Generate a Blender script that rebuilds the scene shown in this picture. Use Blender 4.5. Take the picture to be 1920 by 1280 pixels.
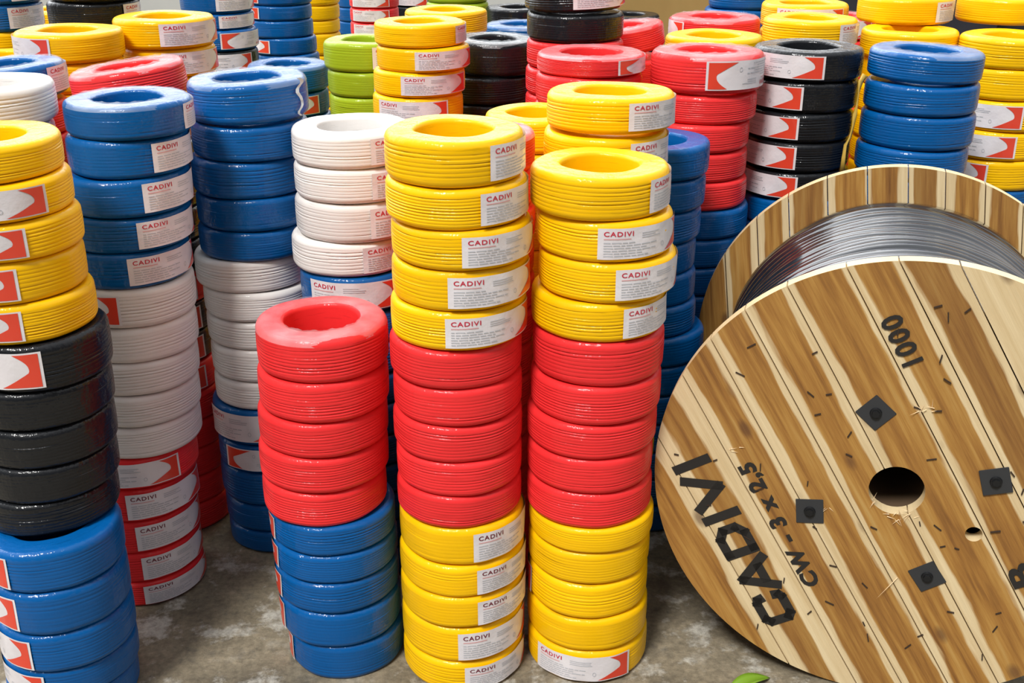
import bpy, bmesh, math, random
from mathutils import Vector, Matrix, noise as mn
PI = math.pi
scn = bpy.context.scene
for o in list(bpy.data.objects):
    bpy.data.objects.remove(o)
C = scn.collection

# ------------------------------------------------------------------ camera
cam_data = bpy.data.cameras.new('camera')
cam_data.sensor_width = 36.0
cam_data.lens = 2105.1 / 1920 * 36
cam_data.clip_start = 0.05
cam_data.clip_end = 200
cam = bpy.data.objects.new('camera', cam_data)
C.objects.link(cam)
cam.location = (0, 0, 1.638)
cam.rotation_euler = (PI / 2 - 0.396916, 0, 0)
scn.camera = cam

# ------------------------------------------------------------------ sky, sun, exposure
world = bpy.data.worlds.new('overcast_sky')
scn.world = world
world.use_nodes = True
nt = world.node_tree
nt.nodes.clear()
wo = nt.nodes.new('ShaderNodeOutputWorld')
bg = nt.nodes.new('ShaderNodeBackground')
tc = nt.nodes.new('ShaderNodeTexCoord')
sx = nt.nodes.new('ShaderNodeSeparateXYZ')
rp = nt.nodes.new('ShaderNodeValToRGB')
# bright overcast overhead and beyond the yard, darker low down behind the viewer (buildings)
nt.links.new(tc.outputs['Generated'], sx.inputs[0])
ma = nt.nodes.new('ShaderNodeMath'); ma.operation = 'MULTIPLY_ADD'
nt.links.new(sx.outputs['Y'], ma.inputs[0]); ma.inputs[1].default_value = .42
nt.links.new(sx.outputs['Z'], ma.inputs[2])
nt.links.new(ma.outputs[0], rp.inputs[0])
rp.color_ramp.elements[0].position = 0.0
rp.color_ramp.elements[0].color = (0.07, 0.073, 0.08, 1)
rp.color_ramp.elements[1].position = 0.7
rp.color_ramp.elements[1].color = (1.0, 1.02, 1.05, 1)
mr = nt.nodes.new('ShaderNodeMapRange'); mr.interpolation_type = 'SMOOTHSTEP'
dp = nt.nodes.new('ShaderNodeVectorMath'); dp.operation = 'DOT_PRODUCT'      # open sky beyond the yard, to the left
nt.links.new(tc.outputs['Generated'], dp.inputs[0]); dp.inputs[1].default_value = (-.50, .79, .35)
nt.links.new(dp.outputs['Value'], mr.inputs[0])
mr.inputs[1].default_value = .52; mr.inputs[2].default_value = .93
mr.inputs[3].default_value = 0.85; mr.inputs[4].default_value = 4.0
nt.links.new(rp.outputs[0], bg.inputs[0])
nt.links.new(mr.outputs[0], bg.inputs[1])
nt.links.new(bg.outputs[0], wo.inputs[0])
sun_data = bpy.data.lights.new('sun', 'SUN')
sun_data.energy = 2.8
sun_data.angle = math.radians(14)
sun_data.color = (1.0, 0.98, 0.95)
sun = bpy.data.objects.new('sun', sun_data)
C.objects.link(sun)
sun.location = (-2, -1, 6)
sun.rotation_euler = (math.radians(36), 0, math.radians(-30))
scn.view_settings.view_transform = 'Standard'
scn.view_settings.look = 'None'
scn.view_settings.gamma = 1
scn.view_settings.use_curve_mapping = False
scn.view_settings.exposure = 0.34

# ------------------------------------------------------------------ helpers
def link_mesh(name, bm, m=None, parent=None, smooth=True):
    me = bpy.data.meshes.new(name)
    if isinstance(bm, bmesh.types.BMesh):
        bm.to_mesh(me); bm.free()
    o = bpy.data.objects.new(name, me)
    C.objects.link(o)
    if m: me.materials.append(m)
    if parent: o.parent = parent
    if smooth:
        for p in me.polygons: p.use_smooth = True
    return o

def place_mesh(name, me, parent=None, m=None):
    o = bpy.data.objects.new(name, me)
    C.objects.link(o)
    if parent: o.parent = parent
    if m:
        o.material_slots[0].link = 'OBJECT'
        o.material_slots[0].material = m
    return o

def thing(name, label, cat, loc=(0, 0, 0), rz=0.0, group=None):
    o = bpy.data.objects.new(name, None)
    C.objects.link(o)
    o.location = loc
    o.rotation_euler = (0, 0, rz)
    o.empty_display_size = 0.05
    tag(o, label, cat, group)
    return o

def tag(o, label, cat, group=None, kind=None):
    if label: o['label'] = label
    if cat: o['category'] = cat
    if group: o['group'] = group
    if kind: o['kind'] = kind
    return o

class N:
    """tiny node-graph helper"""
    def __init__(self, name):
        self.m = bpy.data.materials.new(name)
        self.m.use_nodes = True
        self.t = self.m.node_tree
        self.b = self.t.nodes['Principled BSDF']
    def n(self, kind, **kw):
        x = self.t.nodes.new('ShaderNode' + kind)
        for k, v in kw.items():
            if k in x.inputs: x.inputs[k].default_value = v
            else: setattr(x, k, v)
        return x
    def l(self, a, b): self.t.links.new(a, b)
    def noise(self, scale, detail=3, rough=.5, vec=None):
        x = self.n('TexNoise'); x.inputs['Scale'].default_value = scale
        x.inputs['Detail'].default_value = detail; x.inputs['Roughness'].default_value = rough
        if vec is not None: self.l(vec, x.inputs['Vector'])
        return x
    def ramp(self, fac, *stops):
        x = self.n('ValToRGB'); e = x.color_ramp.elements
        while len(e) < len(stops): e.new(.5)
        for el, (p, c) in zip(e, stops):
            el.position = p; el.color = c if len(c) == 4 else (*c, 1)
        self.l(fac, x.inputs[0]); return x
    def mix(self, fac, a, b, mode='MIX'):
        x = self.n('Mix', data_type='RGBA', blend_type=mode)
        for i, v in ((0, fac), (6, a), (7, b)):
            if hasattr(v, 'is_linked'): self.l(v, x.inputs[i])
            elif isinstance(v, (int, float)): x.inputs[i].default_value = v
            else: x.inputs[i].default_value = v if len(v) == 4 else (*v, 1)
        return x.outputs[2]
    def math(self, op, a, b=0.0, c=0.0):
        x = self.n('Math', operation=op)
        for i, v in enumerate((a, b, c)):
            if hasattr(v, 'is_linked'): self.l(v, x.inputs[i])
            else: x.inputs[i].default_value = v
        return x.outputs[0]
    def bump(self, h, strength, dist=.01, prev=None):
        x = self.n('Bump'); x.inputs['Strength'].default_value = strength; x.inputs['Distance'].default_value = dist
        self.l(h, x.inputs['Height'])
        if prev is not None: self.l(prev, x.inputs['Normal'])
        return x.outputs[0]

# ------------------------------------------------------------------ materials
def film_wrapped(name, col, rough=.5, coat=.4, crinkle=.75):
    """coloured insulated wire under clear shrink film (film = clear coat with its own crinkles)"""
    g = N(name)
    tcx = g.n('TexCoord'); oi = g.n('ObjectInfo')
    add = g.n('VectorMath', operation='ADD'); g.l(tcx.outputs['Object'], add.inputs[0])
    sc = g.n('VectorMath', operation='SCALE'); g.l(oi.outputs['Location'], sc.inputs[0]); sc.inputs['Scale'].default_value = 3.1
    g.l(sc.outputs[0], add.inputs[1])
    v = add.outputs[0]
    # small wire to wire / coil to coil dye differences
    n1 = g.noise(9, 2, .5, v)
    hs = g.n('HueSaturation'); hs.inputs['Color'].default_value = (*col, 1)
    mr = g.n('MapRange'); g.l(oi.outputs['Random'], mr.inputs[0]); mr.inputs[3].default_value = .9; mr.inputs[4].default_value = 1.08
    g.l(mr.outputs[0], hs.inputs['Value'])
    lighter = tuple(min(1, c * 1.15) for c in col)
    base = g.mix(g.math('MULTIPLY', n1.outputs[0], .5), hs.outputs[0], lighter)
    # dark lines and small dark print running along the turns of wire
    uv = g.n('UVMap', uv_map='wrap')
    um = g.n('Mapping'); um.inputs['Scale'].default_value = (9, 26, 1); g.l(uv.outputs[0], um.inputs[0])
    uo = g.n('VectorMath', operation='ADD'); g.l(um.outputs[0], uo.inputs[0]); g.l(sc.outputs[0], uo.inputs[1])
    n4 = g.noise(1.0, 4, .6, uo.outputs[0])
    st = g.ramp(n4.outputs[0], (.60, (0, 0, 0)), (.70, (1, 1, 1)))
    darker = tuple(c * .55 for c in col)
    base = g.mix(g.math('MULTIPLY', st.outputs[0], .55), base, darker)
    g.l(base, g.b.inputs['Base Color'])
    g.b.inputs['Roughness'].default_value = rough
    g.b.inputs['Coat Weight'].default_value = coat
    g.b.inputs['Coat Roughness'].default_value = .1
    g.b.inputs['Coat IOR'].default_value = 1.45
    g.b.inputs['Specular IOR Level'].default_value = .1
    mp = g.n('Mapping'); mp.inputs['Scale'].default_value = (1, 1, .55); g.l(v, mp.inputs[0])
    n2 = g.noise(26, 4, .62, mp.outputs[0])
    n3 = g.noise(110, 2, .5, v)
    cr = g.bump(n2.outputs[0], crinkle, .007)
    cr = g.bump(n3.outputs[0], .18, .002, cr)
    g.l(cr, g.b.inputs['Coat Normal'])
    g.l(g.bump(n2.outputs[0], .12, .004), g.b.inputs['Normal'])
    return g.m

WIRE = dict(
    y=film_wrapped('yellow_wire', (.90, .50, .001)),
    r=film_wrapped('red_wire', (.76, .030, .032)),
    b=film_wrapped('blue_wire', (.0002, .088, .30), coat=.6, crinkle=1.0),
    w=film_wrapped('white_wire', (.76, .73, .70), coat=.5),
    k=film_wrapped('black_wire', (.009, .010, .012), .4, .6, 1.0),
    g=film_wrapped('green_wire', (.30, .42, .015)),
)
COLOUR = dict(y='yellow', r='red', b='blue', w='white', k='black', g='lime green')

def film_material():
    g = N('milky_shrink_film')
    g.b.inputs['Base Color'].default_value = (.80, .88, .92, 1)  # bluish tint puts the sky's reflection into the milky film's colour
    g.b.inputs['Roughness'].default_value = .22
    tcx = g.n('TexCoord')
    n1 = g.noise(30, 4, .65, tcx.outputs['Object'])
    g.l(g.bump(n1.outputs[0], .5, .004), g.b.inputs['Normal'])
    n2 = g.noise(9, 3, .6, tcx.outputs['Object'])
    r = g.ramp(n2.outputs[0], (.35, (.08, .08, .08)), (.7, (.26, .26, .26)))
    g.l(r.outputs[0], g.b.inputs['Alpha'])
    return g.m
FILM = film_material()

def plain(name, col, rough=.5, coat=0.0, metal=0.0):
    g = N(name)
    g.b.inputs['Base Color'].default_value = (*col, 1)
    g.b.inputs['Roughness'].default_value = rough
    g.b.inputs['Coat Weight'].default_value = coat
    g.b.inputs['Metallic'].default_value = metal
    return g.m

def paper_material():
    g = N('sticker_paper')
    tcx = g.n('TexCoord'); oi = g.n('ObjectInfo')
    add = g.n('VectorMath', operation='ADD'); g.l(tcx.outputs['Object'], add.inputs[0])
    sc = g.n('VectorMath', operation='SCALE'); g.l(oi.outputs['Location'], sc.inputs[0]); sc.inputs['Scale'].default_value = 5
    g.l(sc.outputs[0], add.inputs[1])
    n1 = g.noise(14, 3, .5, add.outputs[0])
    r = g.ramp(n1.outputs[0], (.3, (.70, .66, .68)), (.7, (.80, .77, .79)))
    g.l(r.outputs[0], g.b.inputs['Base Color'])
    g.b.inputs['Roughness'].default_value = .4
    g.b.inputs['Coat Weight'].default_value = .4
    g.b.inputs['Coat Roughness'].default_value = .15
    n2 = g.noise(45, 3, .6, add.outputs[0])
    bp = g.bump(n2.outputs[0], .35, .003)
    g.l(bp, g.b.inputs['Normal'])
    return g.m
PAPER = paper_material()
FLASH = plain('sticker_red', (.74, .055, .025), .35, .4)
INKRED = plain('sticker_red_ink', (.55, .02, .05), .45)
INKDARK = plain('sticker_maroon_ink', (.16, .01, .03), .45)
INKGREY = plain('sticker_grey_ink', (.48, .49, .52), .5)
INKPINK = plain('sticker_pink_ink', (.70, .36, .36), .5)

# ------------------------------------------------------------------ ground and back wall
def ground_material():
    g = N('worn_concrete')
    tcx = g.n('TexCoord'); v = tcx.outputs['Object']
    a = g.noise(4.2, 6, .66, v); b = g.noise(8, 7, .68, v); c = g.noise(60, 4, .7, v); d = g.noise(1.1, 3, .5, v)
    base = g.ramp(a.outputs[0], (.30, (.05, .047, .042)), (.46, (.155, .135, .098)), (.58, (.24, .205, .145)), (.72, (.38, .36, .31)))
    warm = g.mix(g.math('MULTIPLY', d.outputs[0], .55), base.outputs[0], (.22, .165, .085))
    patch = g.ramp(b.outputs[0], (.53, (0, 0, 0)), (.62, (1, 1, 1)))
    col = g.mix(g.math('MULTIPLY', patch.outputs[0], .7), warm, (.50, .48, .42))
    dk = g.ramp(b.outputs[0], (.30, (1, 1, 1)), (.42, (0, 0, 0)))
    col = g.mix(g.math('MULTIPLY', dk.outputs[0], .6), col, (.07, .067, .06))
    fine = g.ramp(c.outputs[0], (.3, (.62, .62, .62)), (.7, (1.25, 1.25, 1.25)))
    g.l(g.mix(1.0, col, fine.outputs[0], 'MULTIPLY'), g.b.inputs['Base Color'])
    g.b.inputs['Roughness'].default_value = .8
    h = g.bump(c.outputs[0], .4, .006); h = g.bump(b.outputs[0], .4, .012, h)
    g.l(h, g.b.inputs['Normal'])
    return g.m
bm = bmesh.new()
for x, y in ((-9, -3), (9, -3), (9, 10), (-9, 10)): bm.verts.new((x, y, 0))
bm.faces.new(bm.verts)
tag(link_mesh('floor', bm, ground_material(), smooth=False), None, None, kind='structure')

def wall_material():
    g = N('pale_render')
    tcx = g.n('TexCoord')
    a = g.noise(1.5, 4, .6, tcx.outputs['Object'])
    g.l(g.ramp(a.outputs[0], (.3, (.50, .51, .49)), (.7, (.60, .61, .58))).outputs[0], g.b.inputs['Base Color'])
    g.b.inputs['Roughness'].default_value = .85
    return g.m
def box_bm(x0, x1, y0, y1, z0, z1, bevel=0.0):
    b = bmesh.new()
    bmesh.ops.create_cube(b, size=1)
    for v in b.verts:
        v.co = Vector(((x0 + x1) / 2 + v.co.x * (x1 - x0), (y0 + y1) / 2 + v.co.y * (y1 - y0), (z0 + z1) / 2 + v.co.z * (z1 - z0)))
    if bevel: bmesh.ops.bevel(b, geom=b.edges[:], offset=bevel, segments=2, affect='EDGES')
    return b
tag(link_mesh('wall_back', box_bm(-9, 9, 9.2, 9.4, 0, 2.5), wall_material(), smooth=False), None, None, kind='structure')
# ------------------------------------------------------------------ stacks: key, which coils are in sight, coils from the top:
# (colour, x, y, z of the base, height, radius, tilt x, tilt y, (angle where its sticker starts, upside down))
STACKS=[
('A',(1, 1, 1, 1, 1, 1, 1, 1, 1, 1),[('r',-0.3857,2.112,0.7159,0.0921,0.1322,0,0,None),('r',-0.389,2.112,0.6292,0.0868,0.1327,0,0,None),('r',-0.3947,2.112,0.5502,0.0789,0.1324,0,0,None),('r',-0.3987,2.112,0.4696,0.0806,0.1331,0,0,None),('r',-0.4017,2.112,0.3897,0.0799,0.1303,0,0,None),('b',-0.3888,2.112,0.32,0.0697,0.1326,0,0,(-240.9, 0)),('b',-0.3879,2.112,0.251,0.069,0.1324,0,0,(-240.1, 0)),('b',-0.3873,2.112,0.1753,0.0757,0.1327,0,0,(-238.9, 0)),('b',-0.3847,2.112,0.087,0.0883,0.1319,0,0,(-241.6, 0)),('b',-0.376,2.112,-0.0013,0.0884,0.1271,0,0,(-242.4, 0))]),
('B',(1, 1, 1, 1, 1, 1, 1, 1, 1, 1, 1, 1, 1, 1, 1),[('y',-0.1079,2.0776,1.1145,0.0855,0.1299,0,0,(-58.5, 0)),('y',-0.1047,2.0776,1.0362,0.0783,0.1325,0,0,(-69.0, 0)),('y',-0.0973,2.0776,0.9593,0.077,0.1334,0,0,(-87.3, 0)),('y',-0.1002,2.0776,0.879,0.0803,0.1316,0,0,(-97.8, 0)),('y',-0.1059,2.0776,0.7995,0.0795,0.1324,0,0,(-98.1, 0)),('r',-0.1122,2.0776,0.7191,0.0804,0.1316,0,0,None),('r',-0.1105,2.0776,0.6384,0.0808,0.1302,0,0,None),('r',-0.1109,2.0776,0.5587,0.0797,0.1309,0,0,None),('r',-0.1107,2.0776,0.4819,0.0768,0.1299,0,0,None),('r',-0.111,2.0776,0.4082,0.0736,0.1294,0,0,None),('y',-0.1077,2.0776,0.3203,0.088,0.1315,0,0,(-77.3, 0)),('y',-0.107,2.0776,0.2425,0.0778,0.1328,0,0,(-75.0, 0)),('y',-0.1077,2.0776,0.1666,0.0759,0.1339,0,0,(-74.6, 0)),('y',-0.109,2.0776,0.0766,0.09,0.132,0,0,(-92.1, 0)),('y',-0.1087,2.0776,0,0.0766,0.132,0,0,(-86.7, 0))]),
('C',(1, 1, 1, 1, 1, 1, 1, 1, 1, 1, 1, 1, 1, 1),[('y',0.1683,2.1048,1.0447,0.0833,0.1314,0,0,(-50.7, 0)),('y',0.1801,2.1048,0.9654,0.0793,0.1303,0,0,(-99.8, 0)),('y',0.1874,2.1048,0.8849,0.0805,0.1327,0,0,(-87.7, 0)),('y',0.1725,2.1048,0.8053,0.0797,0.132,0,0,(-73.4, 0)),('r',0.1743,2.1048,0.7123,0.093,0.1322,0,0,None),('r',0.1727,2.1048,0.6283,0.084,0.1333,0,0,None),('r',0.1668,2.1048,0.5522,0.076,0.1335,0,0,None),('r',0.1635,2.1048,0.473,0.0792,0.1318,0,0,None),('r',0.1642,2.1048,0.391,0.0821,0.1313,0,0,None),('y',0.1716,2.1048,0.3312,0.0597,0.1325,0,0,None),('y',0.1686,2.1048,0.2533,0.0779,0.1303,0,0,None),('y',0.1689,2.1048,0.1666,0.0868,0.1301,0,0,(-256.3, 0)),('y',0.1693,2.1048,0.0835,0.083,0.1325,0,0,None),('y',0.1703,2.1048,0,0.0835,0.133,0,0,(-146.0, 0))]),
('D',(1, 1, 0, 0, 0, 0, 0, 0, 0, 0, 1, 0, 0, 0, 0),[('y',0.2129,2.4408,1.1245,0.0755,0.1365,-1.5,0,(-78.7, 0)),('y',0.2044,2.4408,1.0415,0.083,0.1341,0,0,(-71.8, 0)),('y',0.2044,2.4408,0.9614,0.0801,0.1358,0,0,None),('y',0.2031,2.4408,0.8813,0.0801,0.1358,0,0,None),('y',0.2059,2.4408,0.8012,0.0801,0.1358,0,0,None),('y',0.2036,2.4408,0.7211,0.0801,0.1358,0,0,None),('y',0.2028,2.4408,0.6409,0.0801,0.1358,0,0,None),('y',0.206,2.4408,0.5608,0.0801,0.1358,0,0,None),('y',0.2109,2.4408,0.4807,0.0801,0.1358,0,0,None),('y',0.2098,2.4408,0.4006,0.0801,0.1358,0,0,None),('y',0.2095,2.4408,0.3205,0.0801,0.1358,0,0,None),('y',0.2043,2.4408,0.2404,0.0801,0.1358,0,0,None),('y',0.2073,2.4408,0.1602,0.0801,0.1358,0,0,None),('y',0.2048,2.4408,0.0801,0.0801,0.1358,0,0,None),('y',0.2038,2.4408,0,0.0801,0.1358,0,0,None)]),
('E',(1, 1, 1, 1, 1, 1, 1, 1, 1, 1, 1, 1, 1, 1),[('w',-0.3581,2.4928,1.0453,0.0747,0.1331,0,0,(-65.6, 0)),('w',-0.3566,2.4928,0.9687,0.0766,0.1331,0,0,(-66.4, 0)),('w',-0.3586,2.4928,0.8791,0.0896,0.1331,0,0,(-68.8, 0)),('w',-0.3739,2.4928,0.8008,0.0783,0.1331,0,0,(-71.1, 0)),('b',-0.3612,2.4928,0.7141,0.0867,0.1331,0,0,(-133.4, 0)),('b',-0.365,2.4928,0.6357,0.0784,0.1331,0,0,None),('b',-0.3665,2.4928,0.5562,0.0795,0.1331,0,0,None),('b',-0.3655,2.4928,0.4768,0.0795,0.1331,0,0,None),('b',-0.3586,2.4928,0.3973,0.0795,0.1331,0,0,None),('b',-0.3596,2.4928,0.3178,0.0795,0.1331,0,0,None),('b',-0.3598,2.4928,0.2384,0.0795,0.1331,0,0,None),('b',-0.3599,2.4928,0.1589,0.0795,0.1331,0,0,None),('b',-0.3657,2.4928,0.0795,0.0795,0.1331,0,0,None),('b',-0.3646,2.4928,0,0.0795,0.1331,0,0,None)]),
('F',(1, 1, 1, 1, 1, 1, 1, 1, 1, 1, 1, 1, 1, 1, 1),[('b',-0.607,2.6124,1.1116,0.0884,0.1353,0,-1.5,None),('b',-0.6116,2.6124,1.0319,0.0798,0.1331,0,0,None),('b',-0.6203,2.6124,0.9456,0.0863,0.1331,0,0,None),('b',-0.6184,2.6124,0.8685,0.0771,0.1331,0,0,None),('b',-0.6191,2.6124,0.7962,0.0724,0.1331,0,0,None),('w',-0.6371,2.6124,0.7182,0.0779,0.1331,0,0,None),('w',-0.626,2.6124,0.6453,0.0729,0.1331,0,0,None),('w',-0.6231,2.6124,0.5722,0.0731,0.1331,0,0,None),('w',-0.6214,2.6124,0.4875,0.0847,0.1331,0,0,None),('w',-0.6206,2.6124,0.4124,0.0751,0.1331,0,0,None),('b',-0.6337,2.6124,0.3148,0.0976,0.1331,0,0,(-156.5, 0)),('b',-0.6285,2.6124,0.236,0.0788,0.1331,0,0,(-132.9, 1)),('b',-0.6294,2.6124,0.1414,0.0947,0.1331,0,0,None),('b',-0.626,2.6124,0.0636,0.0778,0.1331,0,0,None),('b',-0.6237,2.6124,0,0.0636,0.1331,0,0,None)]),
('G',(1, 1, 1, 1, 1, 1, 1, 1, 1, 1, 1, 1, 1, 1, 1),[('b',-0.8106,2.3833,1.1305,0.0695,0.1293,0,0,(-17.8, 0)),('b',-0.8217,2.3833,1.05,0.0804,0.126,0,0,(-51.5, 0)),('b',-0.8359,2.3833,0.968,0.0821,0.1331,0,0,(-59.3, 0)),('b',-0.8439,2.3833,0.8911,0.0769,0.1331,0,0,(-65.0, 0)),('b',-0.8548,2.3833,0.8111,0.0801,0.1331,0,0,(-72.7, 0)),('w',-0.8528,2.3833,0.7214,0.0896,0.1331,0,0,(-179.8, 0)),('w',-0.8577,2.3833,0.6381,0.0833,0.1331,0,0,None),('w',-0.8631,2.3833,0.5591,0.079,0.1331,0,0,None),('w',-0.8679,2.3833,0.4808,0.0783,0.1331,0,0,None),('w',-0.875,2.3833,0.4006,0.0802,0.1331,0,0,None),('r',-0.8915,2.3833,0.3212,0.0794,0.1331,0,0,(-127.9, 0)),('r',-0.9014,2.3833,0.2341,0.0871,0.1331,0,0,(-86.1, 0)),('r',-0.9096,2.3833,0.1477,0.0864,0.1331,0,0,(-78.0, 0)),('r',-0.9124,2.3833,0.0666,0.0811,0.1331,0,0,(-75.4, 0)),('r',-0.9103,2.3833,0,0.0666,0.1331,0,0,(-78.1, 0))]),
('H',(1, 1, 1, 1, 1, 1, 1, 1, 1, 1, 1, 1, 1, 1, 1),[('y',-0.9609,2.02,1.1331,0.0669,0.1331,0,0,None),('y',-0.9512,2.02,1.0633,0.0698,0.1331,0,0,(-124.7, 0)),('y',-0.9454,2.02,0.9918,0.0715,0.1331,0,0,(-147.8, 0)),('y',-0.9488,2.02,0.9124,0.0795,0.1331,0,0,(-157.6, 0)),('y',-0.9406,2.02,0.8354,0.0769,0.1331,0,0,(-162.7, 0)),('k',-0.9241,2.02,0.739,0.0964,0.1331,0,0,(-160.3, 0)),('k',-0.9321,2.02,0.6585,0.0805,0.1331,0,0,None),('k',-0.9366,2.02,0.5766,0.0819,0.1331,0,0,None),('k',-0.9434,2.02,0.4998,0.0768,0.1331,0,0,None),('k',-0.9527,2.02,0.4262,0.0736,0.1331,0,0,None),('b',-0.9363,1.9624,0.3333,0.0929,0.1331,0,0,(-202.3, 0)),('b',-0.9353,1.9624,0.2338,0.0995,0.1331,0,0,(-202.0, 0)),('b',-0.9381,1.9624,0.1425,0.0913,0.1331,0,0,(-194.5, 0)),('b',-0.9425,1.968,0.0713,0.0713,0.1331,0,0,(-187.5, 0)),('b',-0.9493,1.968,0,0.0713,0.1331,0,0,None)]),
('I',(1, 1, 0, 0, 0, 0, 0, 0, 0, 0, 0, 0, 0, 0, 0, 0),[('w',-1.0859,2.336,1.16,0.08,0.1331,0,0,None),('w',-1.0962,2.336,1.08,0.08,0.1331,0,0,None),('w',-1.1828,2.336,1.0029,0.0771,0.1331,0,0,None),('w',-1.1818,2.336,0.9257,0.0771,0.1331,0,0,None),('w',-1.1806,2.336,0.8486,0.0771,0.1331,0,0,None),('w',-1.1804,2.336,0.7714,0.0771,0.1331,0,0,None),('w',-1.188,2.336,0.6943,0.0771,0.1331,0,0,None),('w',-1.183,2.336,0.6171,0.0771,0.1331,0,0,None),('w',-1.1824,2.336,0.54,0.0771,0.1331,0,0,None),('w',-1.1839,2.336,0.4629,0.0771,0.1331,0,0,None),('w',-1.1871,2.336,0.3857,0.0771,0.1331,0,0,None),('w',-1.1843,2.336,0.3086,0.0771,0.1331,0,0,None),('w',-1.1879,2.336,0.2314,0.0771,0.1331,0,0,None),('w',-1.1798,2.336,0.1543,0.0771,0.1331,0,0,None),('w',-1.1805,2.336,0.0771,0.0771,0.1331,0,0,None),('w',-1.1835,2.336,0,0.0771,0.1331,0,0,None)]),
('J',(1, 1, 1, 0, 0, 0, 0, 0, 0, 0, 0, 0, 0, 0, 0),[('b',-1.2304,2.7864,1.12,0.08,0.1331,0,-3,(-26.8, 0)),('r',-1.2386,2.7864,1.04,0.08,0.1331,0,0,None),('r',-1.2375,2.7864,0.96,0.08,0.1331,0,0,None),('r',-1.2317,2.7864,0.88,0.08,0.1331,0,0,None),('r',-1.2349,2.7864,0.8,0.08,0.1331,0,0,None),('r',-1.232,2.7864,0.72,0.08,0.1331,0,0,None),('r',-1.2323,2.7864,0.64,0.08,0.1331,0,0,None),('r',-1.2356,2.7864,0.56,0.08,0.1331,0,0,None),('r',-1.2365,2.7864,0.48,0.08,0.1331,0,0,None),('r',-1.2347,2.7864,0.4,0.08,0.1331,0,0,None),('r',-1.2363,2.7864,0.32,0.08,0.1331,0,0,None),('r',-1.2389,2.7864,0.24,0.08,0.1331,0,0,None),('r',-1.2375,2.7864,0.16,0.08,0.1331,0,0,None),('r',-1.2326,2.7864,0.08,0.08,0.1331,0,0,None),('r',-1.24,2.7864,0,0.08,0.1331,0,0,None)]),
('J2',(1, 0, 0, 0, 0, 0, 0, 0, 0, 0, 0, 0, 0, 0),[('y',-1.4925,3.36,1.064,0.08,0.1331,0,0,None),('y',-1.4979,3.36,0.9822,0.0818,0.1331,0,0,None),('y',-1.4924,3.36,0.9003,0.0818,0.1331,0,0,None),('y',-1.4957,3.36,0.8185,0.0818,0.1331,0,0,None),('y',-1.4932,3.36,0.7366,0.0818,0.1331,0,0,None),('y',-1.4939,3.36,0.6548,0.0818,0.1331,0,0,None),('y',-1.4951,3.36,0.5729,0.0818,0.1331,0,0,None),('y',-1.4888,3.36,0.4911,0.0818,0.1331,0,0,None),('y',-1.4965,3.36,0.4092,0.0818,0.1331,0,0,None),('y',-1.4944,3.36,0.3274,0.0818,0.1331,0,0,None),('y',-1.4964,3.36,0.2455,0.0818,0.1331,0,0,None),('y',-1.4923,3.36,0.1637,0.0818,0.1331,0,0,None),('y',-1.4957,3.36,0.0818,0.0818,0.1331,0,0,None),('y',-1.495,3.36,0,0.0818,0.1331,0,0,None)]),
('K',(1, 1, 1, 1, 1, 1, 1, 1, 1, 1, 1, 1, 1, 1, 1),[('r',-0.9037,2.7008,1.12,0.08,0.1327,0,-7,None),('r',-0.9065,2.7008,1.04,0.08,0.1331,0,0,(-92.8, 0)),('k',-0.9025,2.7008,0.96,0.08,0.1331,0,0,None),('k',-0.9048,2.7008,0.88,0.08,0.1331,0,0,None),('k',-0.9035,2.7008,0.8,0.08,0.1331,0,0,None),('k',-0.8981,2.7008,0.72,0.08,0.1331,0,0,None),('r',-0.9041,2.7008,0.64,0.08,0.1331,0,0,(-124.6, 0)),('k',-0.9094,2.7008,0.56,0.08,0.1331,0,0,(-119.4, 0)),('k',-0.9114,2.7008,0.48,0.08,0.1331,0,0,(-118.3, 0)),('r',-0.9062,2.7008,0.4,0.08,0.1331,0,0,(-123.9, 0)),('r',-0.904,2.7008,0.32,0.08,0.1331,0,0,None),('r',-0.907,2.7008,0.24,0.08,0.1331,0,0,None),('r',-0.9083,2.7008,0.16,0.08,0.1331,0,0,None),('r',-0.9112,2.7008,0.08,0.08,0.1331,0,0,None),('r',-0.91,2.7008,0,0.08,0.1331,0,0,None)]),
('L',(1, 1, 1, 0, 0, 0, 0, 0, 0, 0, 0, 0, 0, 0, 0, 0),[('y',-1.1921,3.104,1.1728,0.0752,0.1392,0,0,(-184.9, 0)),('y',-1.1929,3.104,1.0928,0.08,0.1332,0,0,None),('y',-1.197,3.104,1.0147,0.0781,0.1384,0,0,None),('y',-1.1907,3.104,0.9367,0.0781,0.1384,0,0,None),('y',-1.1888,3.104,0.8586,0.0781,0.1384,0,0,None),('y',-1.1883,3.104,0.7805,0.0781,0.1384,0,0,None),('y',-1.1904,3.104,0.7025,0.0781,0.1384,0,0,None),('y',-1.1882,3.104,0.6244,0.0781,0.1384,0,0,None),('y',-1.1972,3.104,0.5464,0.0781,0.1384,0,0,None),('y',-1.1946,3.104,0.4683,0.0781,0.1384,0,0,None),('y',-1.1881,3.104,0.3903,0.0781,0.1384,0,0,None),('y',-1.19,3.104,0.3122,0.0781,0.1384,0,0,None),('y',-1.1935,3.104,0.2342,0.0781,0.1384,0,0,None),('y',-1.1884,3.104,0.1561,0.0781,0.1384,0,0,None),('y',-1.1915,3.104,0.0781,0.0781,0.1384,0,0,None),('y',-1.1896,3.104,0,0.0781,0.1384,0,0,None)]),
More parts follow.
